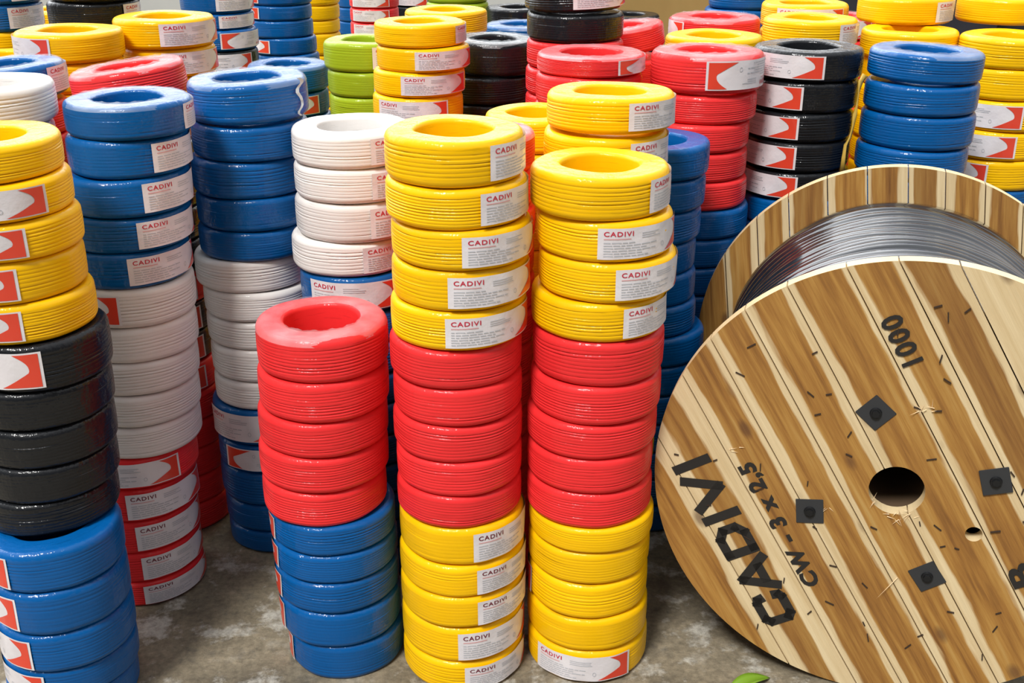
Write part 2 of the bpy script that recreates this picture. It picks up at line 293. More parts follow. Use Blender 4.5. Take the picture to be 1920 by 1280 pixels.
('L2',(1, 0, 0, 0, 0, 0, 0, 0, 0, 0, 0, 0, 0, 0, 0),[('y',-1.7089,4.384,1.08,0.08,0.1331,0,0,None),('y',-1.7094,4.384,1.0029,0.0771,0.1331,0,0,None),('y',-1.7104,4.384,0.9257,0.0771,0.1331,0,0,None),('y',-1.708,4.384,0.8486,0.0771,0.1331,0,0,None),('y',-1.7109,4.384,0.7714,0.0771,0.1331,0,0,None),('y',-1.7086,4.384,0.6943,0.0771,0.1331,0,0,None),('y',-1.703,4.384,0.6171,0.0771,0.1331,0,0,None),('y',-1.7091,4.384,0.54,0.0771,0.1331,0,0,None),('y',-1.7121,4.384,0.4629,0.0771,0.1331,0,0,None),('y',-1.7118,4.384,0.3857,0.0771,0.1331,0,0,None),('y',-1.7106,4.384,0.3086,0.0771,0.1331,0,0,None),('y',-1.7047,4.384,0.2314,0.0771,0.1331,0,0,None),('y',-1.7088,4.384,0.1543,0.0771,0.1331,0,0,None),('y',-1.7094,4.384,0.0771,0.0771,0.1331,0,0,None),('y',-1.7113,4.384,0,0.0771,0.1331,0,0,None)]),
('M',(1, 1, 1, 0, 0, 0, 0, 0, 0, 0, 0, 0, 0, 0, 0, 0),[('y',-0.9933,3.3076,1.1804,0.0796,0.1394,0,0,(-79.8, 0)),('y',-0.9854,3.3076,1.1016,0.0788,0.1283,0,0,(-84.2, 0)),('y',-0.9981,3.3076,1.0216,0.08,0.1371,0,0,(-48.9, 0)),('y',-0.9822,3.3076,0.943,0.0786,0.1371,0,0,None),('y',-0.9876,3.3076,0.8644,0.0786,0.1371,0,0,None),('y',-0.9897,3.3076,0.7858,0.0786,0.1371,0,0,None),('y',-0.9911,3.3076,0.7073,0.0786,0.1371,0,0,None),('y',-0.9911,3.3076,0.6287,0.0786,0.1371,0,0,None),('y',-0.99,3.3076,0.5501,0.0786,0.1371,0,0,None),('y',-0.9852,3.3076,0.4715,0.0786,0.1371,0,0,None),('y',-0.9902,3.3076,0.3929,0.0786,0.1371,0,0,None),('y',-0.9913,3.3076,0.3143,0.0786,0.1371,0,0,None),('y',-0.9869,3.3076,0.2358,0.0786,0.1371,0,0,None),('y',-0.9893,3.3076,0.1572,0.0786,0.1371,0,0,None),('y',-0.9821,3.3076,0.0786,0.0786,0.1371,0,0,None),('y',-0.9905,3.3076,0,0.0786,0.1371,0,0,None)]),
('N',(1, 1, 1, 0, 0, 0, 0, 0, 0, 0, 0, 0, 0, 0, 0, 0, 0),[('b',-1.6717,3.816,1.2453,0.0747,0.1331,0,0,(-52.9, 0)),('b',-1.6838,3.816,1.16,0.0852,0.1331,0,0,(-55.6, 0)),('y',-1.6904,3.816,1.08,0.08,0.1331,0,0,None),('y',-1.6906,3.816,1.0029,0.0771,0.1331,0,0,None),('y',-1.6883,3.816,0.9258,0.0771,0.1331,0,0,None),('y',-1.6918,3.816,0.8486,0.0771,0.1331,0,0,None),('y',-1.6862,3.816,0.7715,0.0771,0.1331,0,0,None),('y',-1.6911,3.816,0.6943,0.0771,0.1331,0,0,None),('y',-1.6934,3.816,0.6172,0.0771,0.1331,0,0,None),('y',-1.6917,3.816,0.54,0.0771,0.1331,0,0,None),('y',-1.6953,3.816,0.4629,0.0771,0.1331,0,0,None),('y',-1.6916,3.816,0.3857,0.0771,0.1331,0,0,None),('y',-1.6933,3.816,0.3086,0.0771,0.1331,0,0,None),('y',-1.6872,3.816,0.2314,0.0771,0.1331,0,0,None),('y',-1.6877,3.816,0.1543,0.0771,0.1331,0,0,None),('y',-1.6909,3.816,0.0771,0.0771,0.1331,0,0,None),('y',-1.6954,3.816,0,0.0771,0.1331,0,0,None)]),
('BK',(1, 1, 0, 1, 0, 0, 0, 0, 0, 0, 0, 0, 0, 0, 0, 0, 0),[('k',-1.2657,3.5504,1.28,0.08,0.1331,0,0,(-120.0, 0)),('k',-1.2752,3.5504,1.2,0.08,0.1324,0,0,(-32.4, 0)),('k',-1.2758,3.5504,1.12,0.08,0.1331,0,0,None),('k',-1.276,3.5504,1.04,0.08,0.1331,0,0,None),('k',-1.2763,3.5504,0.96,0.08,0.1331,0,0,None),('k',-1.2761,3.5504,0.88,0.08,0.1331,0,0,None),('k',-1.2699,3.5504,0.8,0.08,0.1331,0,0,None),('k',-1.2769,3.5504,0.72,0.08,0.1331,0,0,None),('k',-1.2778,3.5504,0.64,0.08,0.1331,0,0,None),('k',-1.2694,3.5504,0.56,0.08,0.1331,0,0,None),('k',-1.2729,3.5504,0.48,0.08,0.1331,0,0,None),('k',-1.2688,3.5504,0.4,0.08,0.1331,0,0,None),('k',-1.2744,3.5504,0.32,0.08,0.1331,0,0,None),('k',-1.2696,3.5504,0.24,0.08,0.1331,0,0,None),('k',-1.272,3.5504,0.16,0.08,0.1331,0,0,None),('k',-1.2707,3.5504,0.08,0.08,0.1331,0,0,None),('k',-1.2711,3.5504,0,0.08,0.1331,0,0,None)]),
('O',(1, 1, 1, 1, 0, 0, 0, 0, 0, 0, 0, 0, 0, 0, 0, 0),[('b',-1.0715,4.2304,1.1701,0.0779,0.1276,0,0,(-77.4, 0)),('b',-1.0765,4.2304,1.1136,0.0565,0.1295,0,0,(-73.1, 0)),('b',-1.0676,4.2304,1.0397,0.0739,0.1312,0,0,(-77.4, 1)),('k',-1.072,4.2304,0.9611,0.0786,0.1331,0,0,(-119.4, 0)),('k',-1.073,4.2304,0.8811,0.08,0.1331,0,0,None),('k',-1.0781,4.2304,0.801,0.0801,0.1331,0,0,None),('k',-1.0769,4.2304,0.7209,0.0801,0.1331,0,0,None),('k',-1.0706,4.2304,0.6408,0.0801,0.1331,0,0,None),('k',-1.0703,4.2304,0.5607,0.0801,0.1331,0,0,None),('k',-1.0701,4.2304,0.4806,0.0801,0.1331,0,0,None),('k',-1.0757,4.2304,0.4005,0.0801,0.1331,0,0,None),('k',-1.0727,4.2304,0.3204,0.0801,0.1331,0,0,None),('k',-1.0713,4.2304,0.2403,0.0801,0.1331,0,0,None),('k',-1.0728,4.2304,0.1602,0.0801,0.1331,0,0,None),('k',-1.0711,4.2304,0.0801,0.0801,0.1331,0,0,None),('k',-1.0739,4.2304,0,0.0801,0.1331,0,0,None)]),
('P',(1, 1, 1, 1, 1, 0, 0, 0, 0, 0, 0, 0, 0, 0, 0, 0),[('b',-0.9548,4.8,1.1364,0.0796,0.1305,0,0,(-213.4, 0)),('b',-0.9581,4.8,1.0784,0.058,0.1305,0,0,(-212.4, 0)),('b',-0.9576,4.8,1.0094,0.0691,0.1305,0,0,None),('b',-0.9467,4.8,0.9416,0.0678,0.1305,0,0,(-201.6, 0)),('b',-0.9396,4.8,0.8631,0.0785,0.1305,0,0,None),('b',-0.9393,4.8,0.7847,0.0785,0.1305,0,0,None),('b',-0.9433,4.8,0.7062,0.0785,0.1305,0,0,None),('b',-0.937,4.8,0.6277,0.0785,0.1305,0,0,None),('b',-0.9367,4.8,0.5493,0.0785,0.1305,0,0,None),('b',-0.9452,4.8,0.4708,0.0785,0.1305,0,0,None),('b',-0.9366,4.8,0.3923,0.0785,0.1305,0,0,None),('b',-0.9367,4.8,0.3139,0.0785,0.1305,0,0,None),('b',-0.9395,4.8,0.2354,0.0785,0.1305,0,0,None),('b',-0.9455,4.8,0.1569,0.0785,0.1305,0,0,None),('b',-0.9373,4.8,0.0785,0.0785,0.1305,0,0,None),('b',-0.9447,4.8,0,0.0785,0.1305,0,0,None)]),
('Q',(1, 1, 1, 0, 0, 0, 0, 0, 0, 0, 0, 0, 0),[('b',-0.759,3.8616,0.9562,0.0838,0.1334,0,0,None),('b',-0.76,3.8616,0.8762,0.08,0.131,0,0,(-128.0, 0)),('b',-0.755,3.8616,0.7965,0.0797,0.1331,0,0,None),('b',-0.7579,3.8616,0.7169,0.0797,0.1331,0,0,None),('b',-0.7637,3.8616,0.6372,0.0797,0.1331,0,0,None),('b',-0.7627,3.8616,0.5576,0.0797,0.1331,0,0,None),('b',-0.7582,3.8616,0.4779,0.0797,0.1331,0,0,None),('b',-0.7589,3.8616,0.3983,0.0797,0.1331,0,0,None),('b',-0.7572,3.8616,0.3186,0.0797,0.1331,0,0,None),('b',-0.7554,3.8616,0.239,0.0797,0.1331,0,0,None),('b',-0.7622,3.8616,0.1593,0.0797,0.1331,0,0,None),('b',-0.7643,3.8616,0.0797,0.0797,0.1331,0,0,None),('b',-0.7555,3.8616,0,0.0797,0.1331,0,0,None)]),
('R',(1, 1, 1, 1, 1, 1, 1, 1, 0, 0, 0, 0, 0, 0),[('y',-0.9606,5.6,1.0508,0.1012,0.1331,0,0,None),('y',-0.9641,5.6,0.9829,0.0679,0.1331,0,0,None),('y',-0.9681,5.6,0.9217,0.0612,0.1331,0,0,None),('y',-0.9665,5.6,0.8227,0.099,0.1331,0,0,None),('y',-0.9717,5.6,0.7404,0.0823,0.1331,0,0,None),('y',-0.9634,5.6,0.6582,0.0823,0.1331,0,0,None),('y',-0.9707,5.6,0.5759,0.0823,0.1331,0,0,None),('y',-0.964,5.6,0.4936,0.0823,0.1331,0,0,None),('y',-0.9643,5.6,0.4113,0.0823,0.1331,0,0,None),('y',-0.9634,5.6,0.3291,0.0823,0.1331,0,0,None),('y',-0.9665,5.6,0.2468,0.0823,0.1331,0,0,None),('y',-0.9633,5.6,0.1645,0.0823,0.1331,0,0,None),('y',-0.9698,5.6,0.0823,0.0823,0.1331,0,0,None),('y',-0.9653,5.6,0,0.0823,0.1331,0,0,None)]),
('S1',(0, 1, 1, 1, 1, 0, 0, 0, 0, 0, 0, 0, 0),[('b',-0.9175,7.072,0.9537,0.0783,0.1331,0,0,None),('b',-0.9222,7.072,0.8804,0.0733,0.1331,0,0,None),('b',-0.9266,7.072,0.8003,0.0801,0.1331,0,0,None),('b',-0.9291,7.072,0.7203,0.08,0.1331,0,0,None),('b',-0.9237,7.072,0.6403,0.08,0.1331,0,0,None),('b',-0.9248,7.072,0.5602,0.08,0.1331,0,0,None),('b',-0.9277,7.072,0.4802,0.08,0.1331,0,0,None),('b',-0.9272,7.072,0.4002,0.08,0.1331,0,0,None),('b',-0.932,7.072,0.3201,0.08,0.1331,0,0,None),('b',-0.9319,7.072,0.2401,0.08,0.1331,0,0,None),('b',-0.9266,7.072,0.1601,0.08,0.1331,0,0,None),('b',-0.9276,7.072,0.08,0.08,0.1331,0,0,None),('b',-0.924,7.072,0,0.08,0.1331,0,0,None)]),
('S2',(0, 1, 1, 1, 0, 0, 0, 0, 0, 0, 0, 0, 0, 0),[('r',-0.7514,6.4,1.0255,0.0545,0.1331,0,0,(-142.8, 0)),('r',-0.7564,6.4,0.951,0.0744,0.1331,0,0,(-141.5, 0)),('r',-0.7564,6.4,0.8759,0.0752,0.1331,0,0,(-142.5, 0)),('r',-0.7564,6.4,0.8028,0.0731,0.1331,0,0,(-141.0, 0)),('r',-0.7559,6.4,0.7225,0.0803,0.1331,0,0,None),('r',-0.7605,6.4,0.6422,0.0803,0.1331,0,0,None),('r',-0.7583,6.4,0.562,0.0803,0.1331,0,0,None),('r',-0.7544,6.4,0.4817,0.0803,0.1331,0,0,None),('r',-0.7568,6.4,0.4014,0.0803,0.1331,0,0,None),('r',-0.7617,6.4,0.3211,0.0803,0.1331,0,0,None),('r',-0.7537,6.4,0.2408,0.0803,0.1331,0,0,None),('r',-0.7538,6.4,0.1606,0.0803,0.1331,0,0,None),('r',-0.761,6.4,0.0803,0.0803,0.1331,0,0,None),('r',-0.7566,6.4,0,0.0803,0.1331,0,0,None)]),
('SB',(1, 1, 0, 0, 0, 0, 0, 0, 0, 0, 0, 0),[('k',-0.5893,7.1328,0.88,0.08,0.1331,0,0,(-149.3, 0)),('k',-0.6071,7.1328,0.8,0.08,0.1331,0,0,None),('k',-0.6032,7.1328,0.72,0.08,0.1331,0,0,None),('k',-0.6077,7.1328,0.64,0.08,0.1331,0,0,None),('k',-0.6085,7.1328,0.56,0.08,0.1331,0,0,None),('k',-0.606,7.1328,0.48,0.08,0.1331,0,0,None),('k',-0.6014,7.1328,0.4,0.08,0.1331,0,0,None),('k',-0.6098,7.1328,0.32,0.08,0.1331,0,0,None),('k',-0.6096,7.1328,0.24,0.08,0.1331,0,0,None),('k',-0.6048,7.1328,0.16,0.08,0.1331,0,0,None),('k',-0.6022,7.1328,0.08,0.08,0.1331,0,0,None),('k',-0.6058,7.1328,0,0.08,0.1331,0,0,None)]),
('T',(1, 1, 1, 0, 0, 0, 0, 0, 0, 0, 0, 0, 0, 0),[('g',-0.4686,3.688,1.0556,0.0884,0.1331,0,0,(-75.0, 0)),('g',-0.4605,3.688,0.9762,0.0794,0.1331,0,0,(-78.1, 0)),('g',-0.4586,3.688,0.8962,0.08,0.1331,0,0,None),('g',-0.462,3.688,0.8147,0.0815,0.1331,0,0,None),('g',-0.458,3.688,0.7333,0.0815,0.1331,0,0,None),('g',-0.4588,3.688,0.6518,0.0815,0.1331,0,0,None),('g',-0.4656,3.688,0.5703,0.0815,0.1331,0,0,None),('g',-0.4577,3.688,0.4888,0.0815,0.1331,0,0,None),('g',-0.4643,3.688,0.4074,0.0815,0.1331,0,0,None),('g',-0.4633,3.688,0.3259,0.0815,0.1331,0,0,None),('g',-0.4582,3.688,0.2444,0.0815,0.1331,0,0,None),('g',-0.4622,3.688,0.1629,0.0815,0.1331,0,0,None),('g',-0.4585,3.688,0.0815,0.0815,0.1331,0,0,None),('g',-0.4646,3.688,0,0.0815,0.1331,0,0,None)]),
('U',(1, 1, 1, 1, 0, 0, 0, 0, 0, 0, 0, 0, 0, 0, 0, 0),[('y',-0.27,3.392,1.1711,0.0649,0.132,0,0,(-36.9, 0)),('y',-0.2627,3.392,1.1028,0.0682,0.1345,0,0,(-95.8, 0)),('y',-0.2753,3.392,1.0316,0.0713,0.1345,0,0,(-108.7, 0)),('y',-0.2819,3.392,0.9516,0.08,0.1345,0,0,(-141.4, 0)),('y',-0.2746,3.392,0.8723,0.0793,0.1345,0,0,None),('y',-0.2813,3.392,0.793,0.0793,0.1345,0,0,None),('y',-0.2816,3.392,0.7137,0.0793,0.1345,0,0,None),('y',-0.2783,3.392,0.6344,0.0793,0.1345,0,0,None),('y',-0.2798,3.392,0.5551,0.0793,0.1345,0,0,None),('y',-0.2778,3.392,0.4758,0.0793,0.1345,0,0,None),('y',-0.2743,3.392,0.3965,0.0793,0.1345,0,0,None),('y',-0.2762,3.392,0.3172,0.0793,0.1345,0,0,None),('y',-0.283,3.392,0.2379,0.0793,0.1345,0,0,None),('y',-0.28,3.392,0.1586,0.0793,0.1345,0,0,None),('y',-0.2778,3.392,0.0793,0.0793,0.1345,0,0,None),('y',-0.2784,3.392,0,0.0793,0.1345,0,0,None)]),
('V',(1, 0, 0, 0, 0, 0, 0, 0, 0, 0, 0, 0, 0, 0, 0),[('y',-0.2291,4.0216,1.12,0.08,0.1403,0,0,None),('y',-0.2309,4.0216,1.04,0.08,0.1377,0,0,None),('y',-0.2282,4.0216,0.96,0.08,0.1398,0,0,None),('y',-0.2304,4.0216,0.88,0.08,0.1398,0,0,None),('y',-0.2344,4.0216,0.8,0.08,0.1398,0,0,None),('y',-0.2327,4.0216,0.72,0.08,0.1398,0,0,None),('y',-0.227,4.0216,0.64,0.08,0.1398,0,0,None),('y',-0.2317,4.0216,0.56,0.08,0.1398,0,0,None),('y',-0.2277,4.0216,0.48,0.08,0.1398,0,0,None),('y',-0.2256,4.0216,0.4,0.08,0.1398,0,0,None),('y',-0.2291,4.0216,0.32,0.08,0.1398,0,0,None),('y',-0.2286,4.0216,0.24,0.08,0.1398,0,0,None),('y',-0.2292,4.0216,0.16,0.08,0.1398,0,0,None),('y',-0.2321,4.0216,0.08,0.08,0.1398,0,0,None),('y',-0.2263,4.0216,0,0.08,0.1398,0,0,None)]),
('V2',(1, 1, 0, 0, 0, 0, 0, 0, 0, 0, 0, 0, 0, 0, 0),[('g',-0.235,5.036,1.12,0.08,0.1317,0,0,None),('g',-0.2356,5.036,1.04,0.08,0.1331,0,0,None),('g',-0.2313,5.036,0.96,0.08,0.1331,0,0,None),('g',-0.2372,5.036,0.88,0.08,0.1331,0,0,None),('g',-0.2318,5.036,0.8,0.08,0.1331,0,0,None),('g',-0.2325,5.036,0.72,0.08,0.1331,0,0,None),('g',-0.2342,5.036,0.64,0.08,0.1331,0,0,None),('g',-0.2359,5.036,0.56,0.08,0.1331,0,0,None),('g',-0.2387,5.036,0.48,0.08,0.1331,0,0,None),('g',-0.2327,5.036,0.4,0.08,0.1331,0,0,None),('g',-0.2366,5.036,0.32,0.08,0.1331,0,0,None),('g',-0.2337,5.036,0.24,0.08,0.1331,0,0,None),('g',-0.2388,5.036,0.16,0.08,0.1331,0,0,None),('g',-0.2393,5.036,0.08,0.08,0.1331,0,0,None),('g',-0.2387,5.036,0,0.08,0.1331,0,0,None)]),
('W',(1, 1, 1, 0, 0, 0, 0, 0, 0, 0, 0, 0, 0, 0),[('k',-0.0589,3.68,1.0419,0.1021,0.141,0,1,None),('k',-0.082,3.68,0.9569,0.085,0.1464,0,0,None),('k',-0.0854,3.68,0.8769,0.08,0.1464,0,0,None),('k',-0.0729,3.68,0.7972,0.0797,0.1398,0,0,None),('k',-0.0789,3.68,0.7175,0.0797,0.1398,0,0,None),('k',-0.072,3.68,0.6377,0.0797,0.1398,0,0,None),('k',-0.0771,3.68,0.558,0.0797,0.1398,0,0,None),('k',-0.0751,3.68,0.4783,0.0797,0.1398,0,0,None),('k',-0.0773,3.68,0.3986,0.0797,0.1398,0,0,None),('k',-0.0747,3.68,0.3189,0.0797,0.1398,0,0,None),('k',-0.0797,3.68,0.2392,0.0797,0.1398,0,0,None),('k',-0.0768,3.68,0.1594,0.0797,0.1398,0,0,None),('k',-0.0717,3.68,0.0797,0.0797,0.1398,0,0,None),('k',-0.0789,3.68,0,0.0797,0.1398,0,0,None)]),
('X',(1, 1, 1, 1, 1, 0, 0, 0, 0, 0, 0, 0, 0, 0, 0, 0, 0),[('k',0.1823,3.408,1.2628,0.0812,0.1435,0,-2,(-94.0, 0)),('k',0.1857,3.408,1.185,0.0778,0.1417,0,0,None),('r',0.1869,3.408,1.106,0.079,0.1411,0,0,None),('r',0.1837,3.408,1.027,0.079,0.1411,0,0,None),('r',0.1835,3.408,0.948,0.079,0.1411,0,0,None),('r',0.1808,3.408,0.869,0.079,0.1411,0,0,None),('r',0.1808,3.408,0.79,0.079,0.1411,0,0,None),('r',0.1897,3.408,0.711,0.079,0.1411,0,0,None),('r',0.1886,3.408,0.632,0.079,0.1411,0,0,None),('r',0.1883,3.408,0.553,0.079,0.1411,0,0,None),('r',0.1884,3.408,0.474,0.079,0.1411,0,0,None),('r',0.1898,3.408,0.395,0.079,0.1411,0,0,None),('r',0.1821,3.408,0.316,0.079,0.1411,0,0,None),('r',0.1862,3.408,0.237,0.079,0.1411,0,0,None),('r',0.1854,3.408,0.158,0.079,0.1411,0,0,None),('r',0.1861,3.408,0.079,0.079,0.1411,0,0,None),('r',0.1896,3.408,0,0.079,0.1411,0,0,None)]),
('Y',(1, 1, 1, 0, 0, 0, 0, 0, 0, 0, 0, 0, 0, 0, 0),[('r',0.208,3.024,1.1509,0.0491,0.1401,0,0,(-64.5, 1)),('r',0.205,3.024,1.0709,0.08,0.1396,0,0,None),('r',0.2014,3.024,0.9909,0.08,0.1425,0,0,None),('r',0.2013,3.024,0.9109,0.08,0.1432,0,0,None),('r',0.2061,3.024,0.8281,0.0828,0.1384,0,0,None),('r',0.2081,3.024,0.7453,0.0828,0.1384,0,0,None),('r',0.1999,3.024,0.6625,0.0828,0.1384,0,0,None),('r',0.205,3.024,0.5797,0.0828,0.1384,0,0,None),('r',0.2052,3.024,0.4969,0.0828,0.1384,0,0,None),('r',0.2059,3.024,0.414,0.0828,0.1384,0,0,None),('r',0.2047,3.024,0.3312,0.0828,0.1384,0,0,None),('r',0.2067,3.024,0.2484,0.0828,0.1384,0,0,None),('r',0.2017,3.024,0.1656,0.0828,0.1384,0,0,None),('r',0.2077,3.024,0.0828,0.0828,0.1384,0,0,None),('r',0.2027,3.024,0,0.0828,0.1384,0,0,None)]),
('Z',(1, 1, 0, 0, 0, 0, 0, 0, 0, 0, 0, 0, 0, 0),[('r',0.3649,3.752,1.08,0.08,0.1331,0,-8,None),('r',0.3652,3.752,1,0.08,0.1331,0,0,None),('r',0.3674,3.752,0.9167,0.0833,0.1331,0,0,None),('r',0.3656,3.752,0.8333,0.0833,0.1331,0,0,None),('r',0.3618,3.752,0.75,0.0833,0.1331,0,0,None),('r',0.361,3.752,0.6667,0.0833,0.1331,0,0,None),('r',0.362,3.752,0.5833,0.0833,0.1331,0,0,None),('r',0.3648,3.752,0.5,0.0833,0.1331,0,0,None),('r',0.3684,3.752,0.4167,0.0833,0.1331,0,0,None),('r',0.3675,3.752,0.3333,0.0833,0.1331,0,0,None),('r',0.3627,3.752,0.25,0.0833,0.1331,0,0,None),('r',0.3627,3.752,0.1667,0.0833,0.1331,0,0,None),('r',0.3667,3.752,0.0833,0.0833,0.1331,0,0,None),('r',0.3616,3.752,0,0.0833,0.1331,0,0,None)]),
('AA',(1, 1, 0, 0, 0, 0, 0, 0, 0, 0, 0, 0, 0, 0),[('k',0.4462,4.5824,1.04,0.08,0.1331,0,0,(-110.6, 0)),('k',0.4452,4.5824,0.96,0.08,0.1331,0,0,None),('k',0.4413,4.5824,0.88,0.08,0.1331,0,0,None),('k',0.443,4.5824,0.8,0.08,0.1331,0,0,None),('k',0.4464,4.5824,0.72,0.08,0.1331,0,0,None),('k',0.4479,4.5824,0.64,0.08,0.1331,0,0,None),('k',0.4471,4.5824,0.56,0.08,0.1331,0,0,None),('k',0.4447,4.5824,0.48,0.08,0.1331,0,0,None),('k',0.4503,4.5824,0.4,0.08,0.1331,0,0,None),('k',0.4472,4.5824,0.32,0.08,0.1331,0,0,None),('k',0.4427,4.5824,0.24,0.08,0.1331,0,0,None),('k',0.4419,4.5824,0.16,0.08,0.1331,0,0,None),('k',0.4506,4.5824,0.08,0.08,0.1331,0,0,None),('k',0.4507,4.5824,0,0.08,0.1331,0,0,None)]),
('AB',(1, 0, 0, 0, 0, 0, 0, 0, 0, 0, 0, 0, 0, 0),[('b',0.0346,4.264,1.04,0.08,0.1331,0,0,None),('b',0.0386,4.264,0.96,0.08,0.1331,0,0,None),('b',0.0356,4.264,0.88,0.08,0.1331,0,0,None),('b',0.0328,4.264,0.8,0.08,0.1331,0,0,None),('b',0.0306,4.264,0.72,0.08,0.1331,0,0,None),('b',0.0322,4.264,0.64,0.08,0.1331,0,0,None),('b',0.0319,4.264,0.56,0.08,0.1331,0,0,None),('b',0.0387,4.264,0.48,0.08,0.1331,0,0,None),('b',0.0383,4.264,0.4,0.08,0.1331,0,0,None),('b',0.0372,4.264,0.32,0.08,0.1331,0,0,None),('b',0.0312,4.264,0.24,0.08,0.1331,0,0,None),('b',0.032,4.264,0.16,0.08,0.1331,0,0,None),('b',0.0326,4.264,0.08,0.08,0.1331,0,0,None),('b',0.0389,4.264,0,0.08,0.1331,0,0,None)]),
('AB2',(1, 0, 0, 0, 0, 0, 0, 0, 0, 0, 0, 0, 0, 0),[('k',0.0264,4.84,1.04,0.08,0.1331,0,0,None),('k',0.0232,4.84,0.96,0.08,0.1331,0,0,None),('k',0.0292,4.84,0.88,0.08,0.1331,0,0,None),('k',0.0282,4.84,0.8,0.08,0.1331,0,0,None),('k',0.0269,4.84,0.72,0.08,0.1331,0,0,None),('k',0.0308,4.84,0.64,0.08,0.1331,0,0,None),('k',0.0242,4.84,0.56,0.08,0.1331,0,0,None),('k',0.0267,4.84,0.48,0.08,0.1331,0,0,None),('k',0.0231,4.84,0.4,0.08,0.1331,0,0,None),('k',0.0226,4.84,0.32,0.08,0.1331,0,0,None),('k',0.0219,4.84,0.24,0.08,0.1331,0,0,None),('k',0.0247,4.84,0.16,0.08,0.1331,0,0,None),('k',0.0228,4.84,0.08,0.08,0.1331,0,0,None),('k',0.0222,4.84,0,0.08,0.1331,0,0,None)]),
('AD',(1, 0, 0, 0, 0, 0, 0, 0, 0, 0, 0, 0, 0, 0, 0),[('r',0.6664,3.808,1.12,0.08,0.1464,0,0,(-235.2, 0)),('r',0.6711,3.808,1.04,0.08,0.1464,0,0,None),('r',0.6644,3.808,0.96,0.08,0.1464,0,0,None),('r',0.6702,3.808,0.88,0.08,0.1464,0,0,None),('r',0.6684,3.808,0.8,0.08,0.1464,0,0,None),('r',0.6686,3.808,0.72,0.08,0.1464,0,0,None),('r',0.6679,3.808,0.64,0.08,0.1464,0,0,None),('r',0.6708,3.808,0.56,0.08,0.1464,0,0,None),('r',0.6701,3.808,0.48,0.08,0.1464,0,0,None),('r',0.6685,3.808,0.4,0.08,0.1464,0,0,None),('r',0.667,3.808,0.32,0.08,0.1464,0,0,None),('r',0.6683,3.808,0.24,0.08,0.1464,0,0,None),('r',0.6686,3.808,0.16,0.08,0.1464,0,0,None),('r',0.6669,3.808,0.08,0.08,0.1464,0,0,None),('r',0.6664,3.808,0,0.08,0.1464,0,0,None)]),
('AE',(1, 0, 0, 0, 0, 0, 0, 0, 0, 0, 0, 0, 0, 0, 0),[('y',0.5891,3.3624,1.12,0.08,0.1385,0,0,None),('y',0.5857,3.3624,1.04,0.08,0.1384,0,0,None),('y',0.5923,3.3624,0.96,0.08,0.1384,0,0,None),('y',0.5889,3.3624,0.88,0.08,0.1384,0,0,None),('y',0.5849,3.3624,0.8,0.08,0.1384,0,0,None),('y',0.5858,3.3624,0.72,0.08,0.1384,0,0,None),('y',0.5926,3.3624,0.64,0.08,0.1384,0,0,None),('y',0.5867,3.3624,0.56,0.08,0.1384,0,0,None),('y',0.588,3.3624,0.48,0.08,0.1384,0,0,None),('y',0.5908,3.3624,0.4,0.08,0.1384,0,0,None),('y',0.5925,3.3624,0.32,0.08,0.1384,0,0,None),('y',0.5874,3.3624,0.24,0.08,0.1384,0,0,None),('y',0.5879,3.3624,0.16,0.08,0.1384,0,0,None),('y',0.5883,3.3624,0.08,0.08,0.1384,0,0,None),('y',0.5845,3.3624,0,0.08,0.1384,0,0,None)]),
('AF',(1, 1, 1, 1, 1, 1, 1, 1, 1, 0, 0, 0, 0, 0, 0),[('r',0.5178,3.0346,1.1031,0.0969,0.1464,-1,0,(-99.9, 1)),('r',0.5114,3.0346,1.0293,0.0738,0.1402,0,0,None),('r',0.4954,3.0346,0.9549,0.0744,0.1451,0,0,None),('r',0.4956,3.0346,0.8765,0.0784,0.1451,0,0,None),('r',0.499,3.0346,0.7994,0.0771,0.1451,0,0,None),('b',0.5075,3.0346,0.7194,0.08,0.1451,0,0,None),('b',0.5033,3.0346,0.6394,0.08,0.1451,0,0,None),('b',0.5119,3.0346,0.5594,0.08,0.1451,0,0,None),('b',0.5102,3.0346,0.4795,0.0799,0.1451,0,0,None),('b',0.5102,3.0346,0.3996,0.0799,0.1451,0,0,None),('b',0.5169,3.0346,0.3197,0.0799,0.1451,0,0,None),('b',0.5166,3.0346,0.2398,0.0799,0.1451,0,0,None),('b',0.5109,3.0346,0.1598,0.0799,0.1451,0,0,None),('b',0.514,3.0346,0.0799,0.0799,0.1451,0,0,None),('b',0.5133,3.0346,0,0.0799,0.1451,0,0,None)]),
('AG',(1, 1, 1, 1, 1, 1, 1, 1, 0, 0, 0, 0, 0, 0, 0),[('k',0.8117,3.143,1.1196,0.0804,0.1456,0,0,(-181.1, 0)),('k',0.8082,3.143,1.0377,0.0819,0.1443,0,0,(-198.7, 0)),('k',0.8024,3.143,0.9589,0.0789,0.1451,0,0,(-197.9, 0)),('k',0.8027,3.143,0.8767,0.0821,0.1452,0,0,(-197.9, 0)),('k',0.8062,3.143,0.7959,0.0808,0.1452,0,0,(-195.1, 0)),('b',0.81,3.143,0.7159,0.08,0.1451,0,0,None),('b',0.8073,3.143,0.6364,0.0795,0.1451,0,0,None),('b',0.8135,3.143,0.5568,0.0795,0.1451,0,0,None),('b',0.8151,3.143,0.4773,0.0795,0.1451,0,0,None),('b',0.8123,3.143,0.3977,0.0795,0.1451,0,0,None),('b',0.8144,3.143,0.3182,0.0795,0.1451,0,0,None),('b',0.8145,3.143,0.2386,0.0795,0.1451,0,0,None),('b',0.8092,3.143,0.1591,0.0795,0.1451,0,0,None),('b',0.8137,3.143,0.0795,0.0795,0.1451,0,0,None),('b',0.8135,3.143,0,0.0795,0.1451,0,0,None)]),
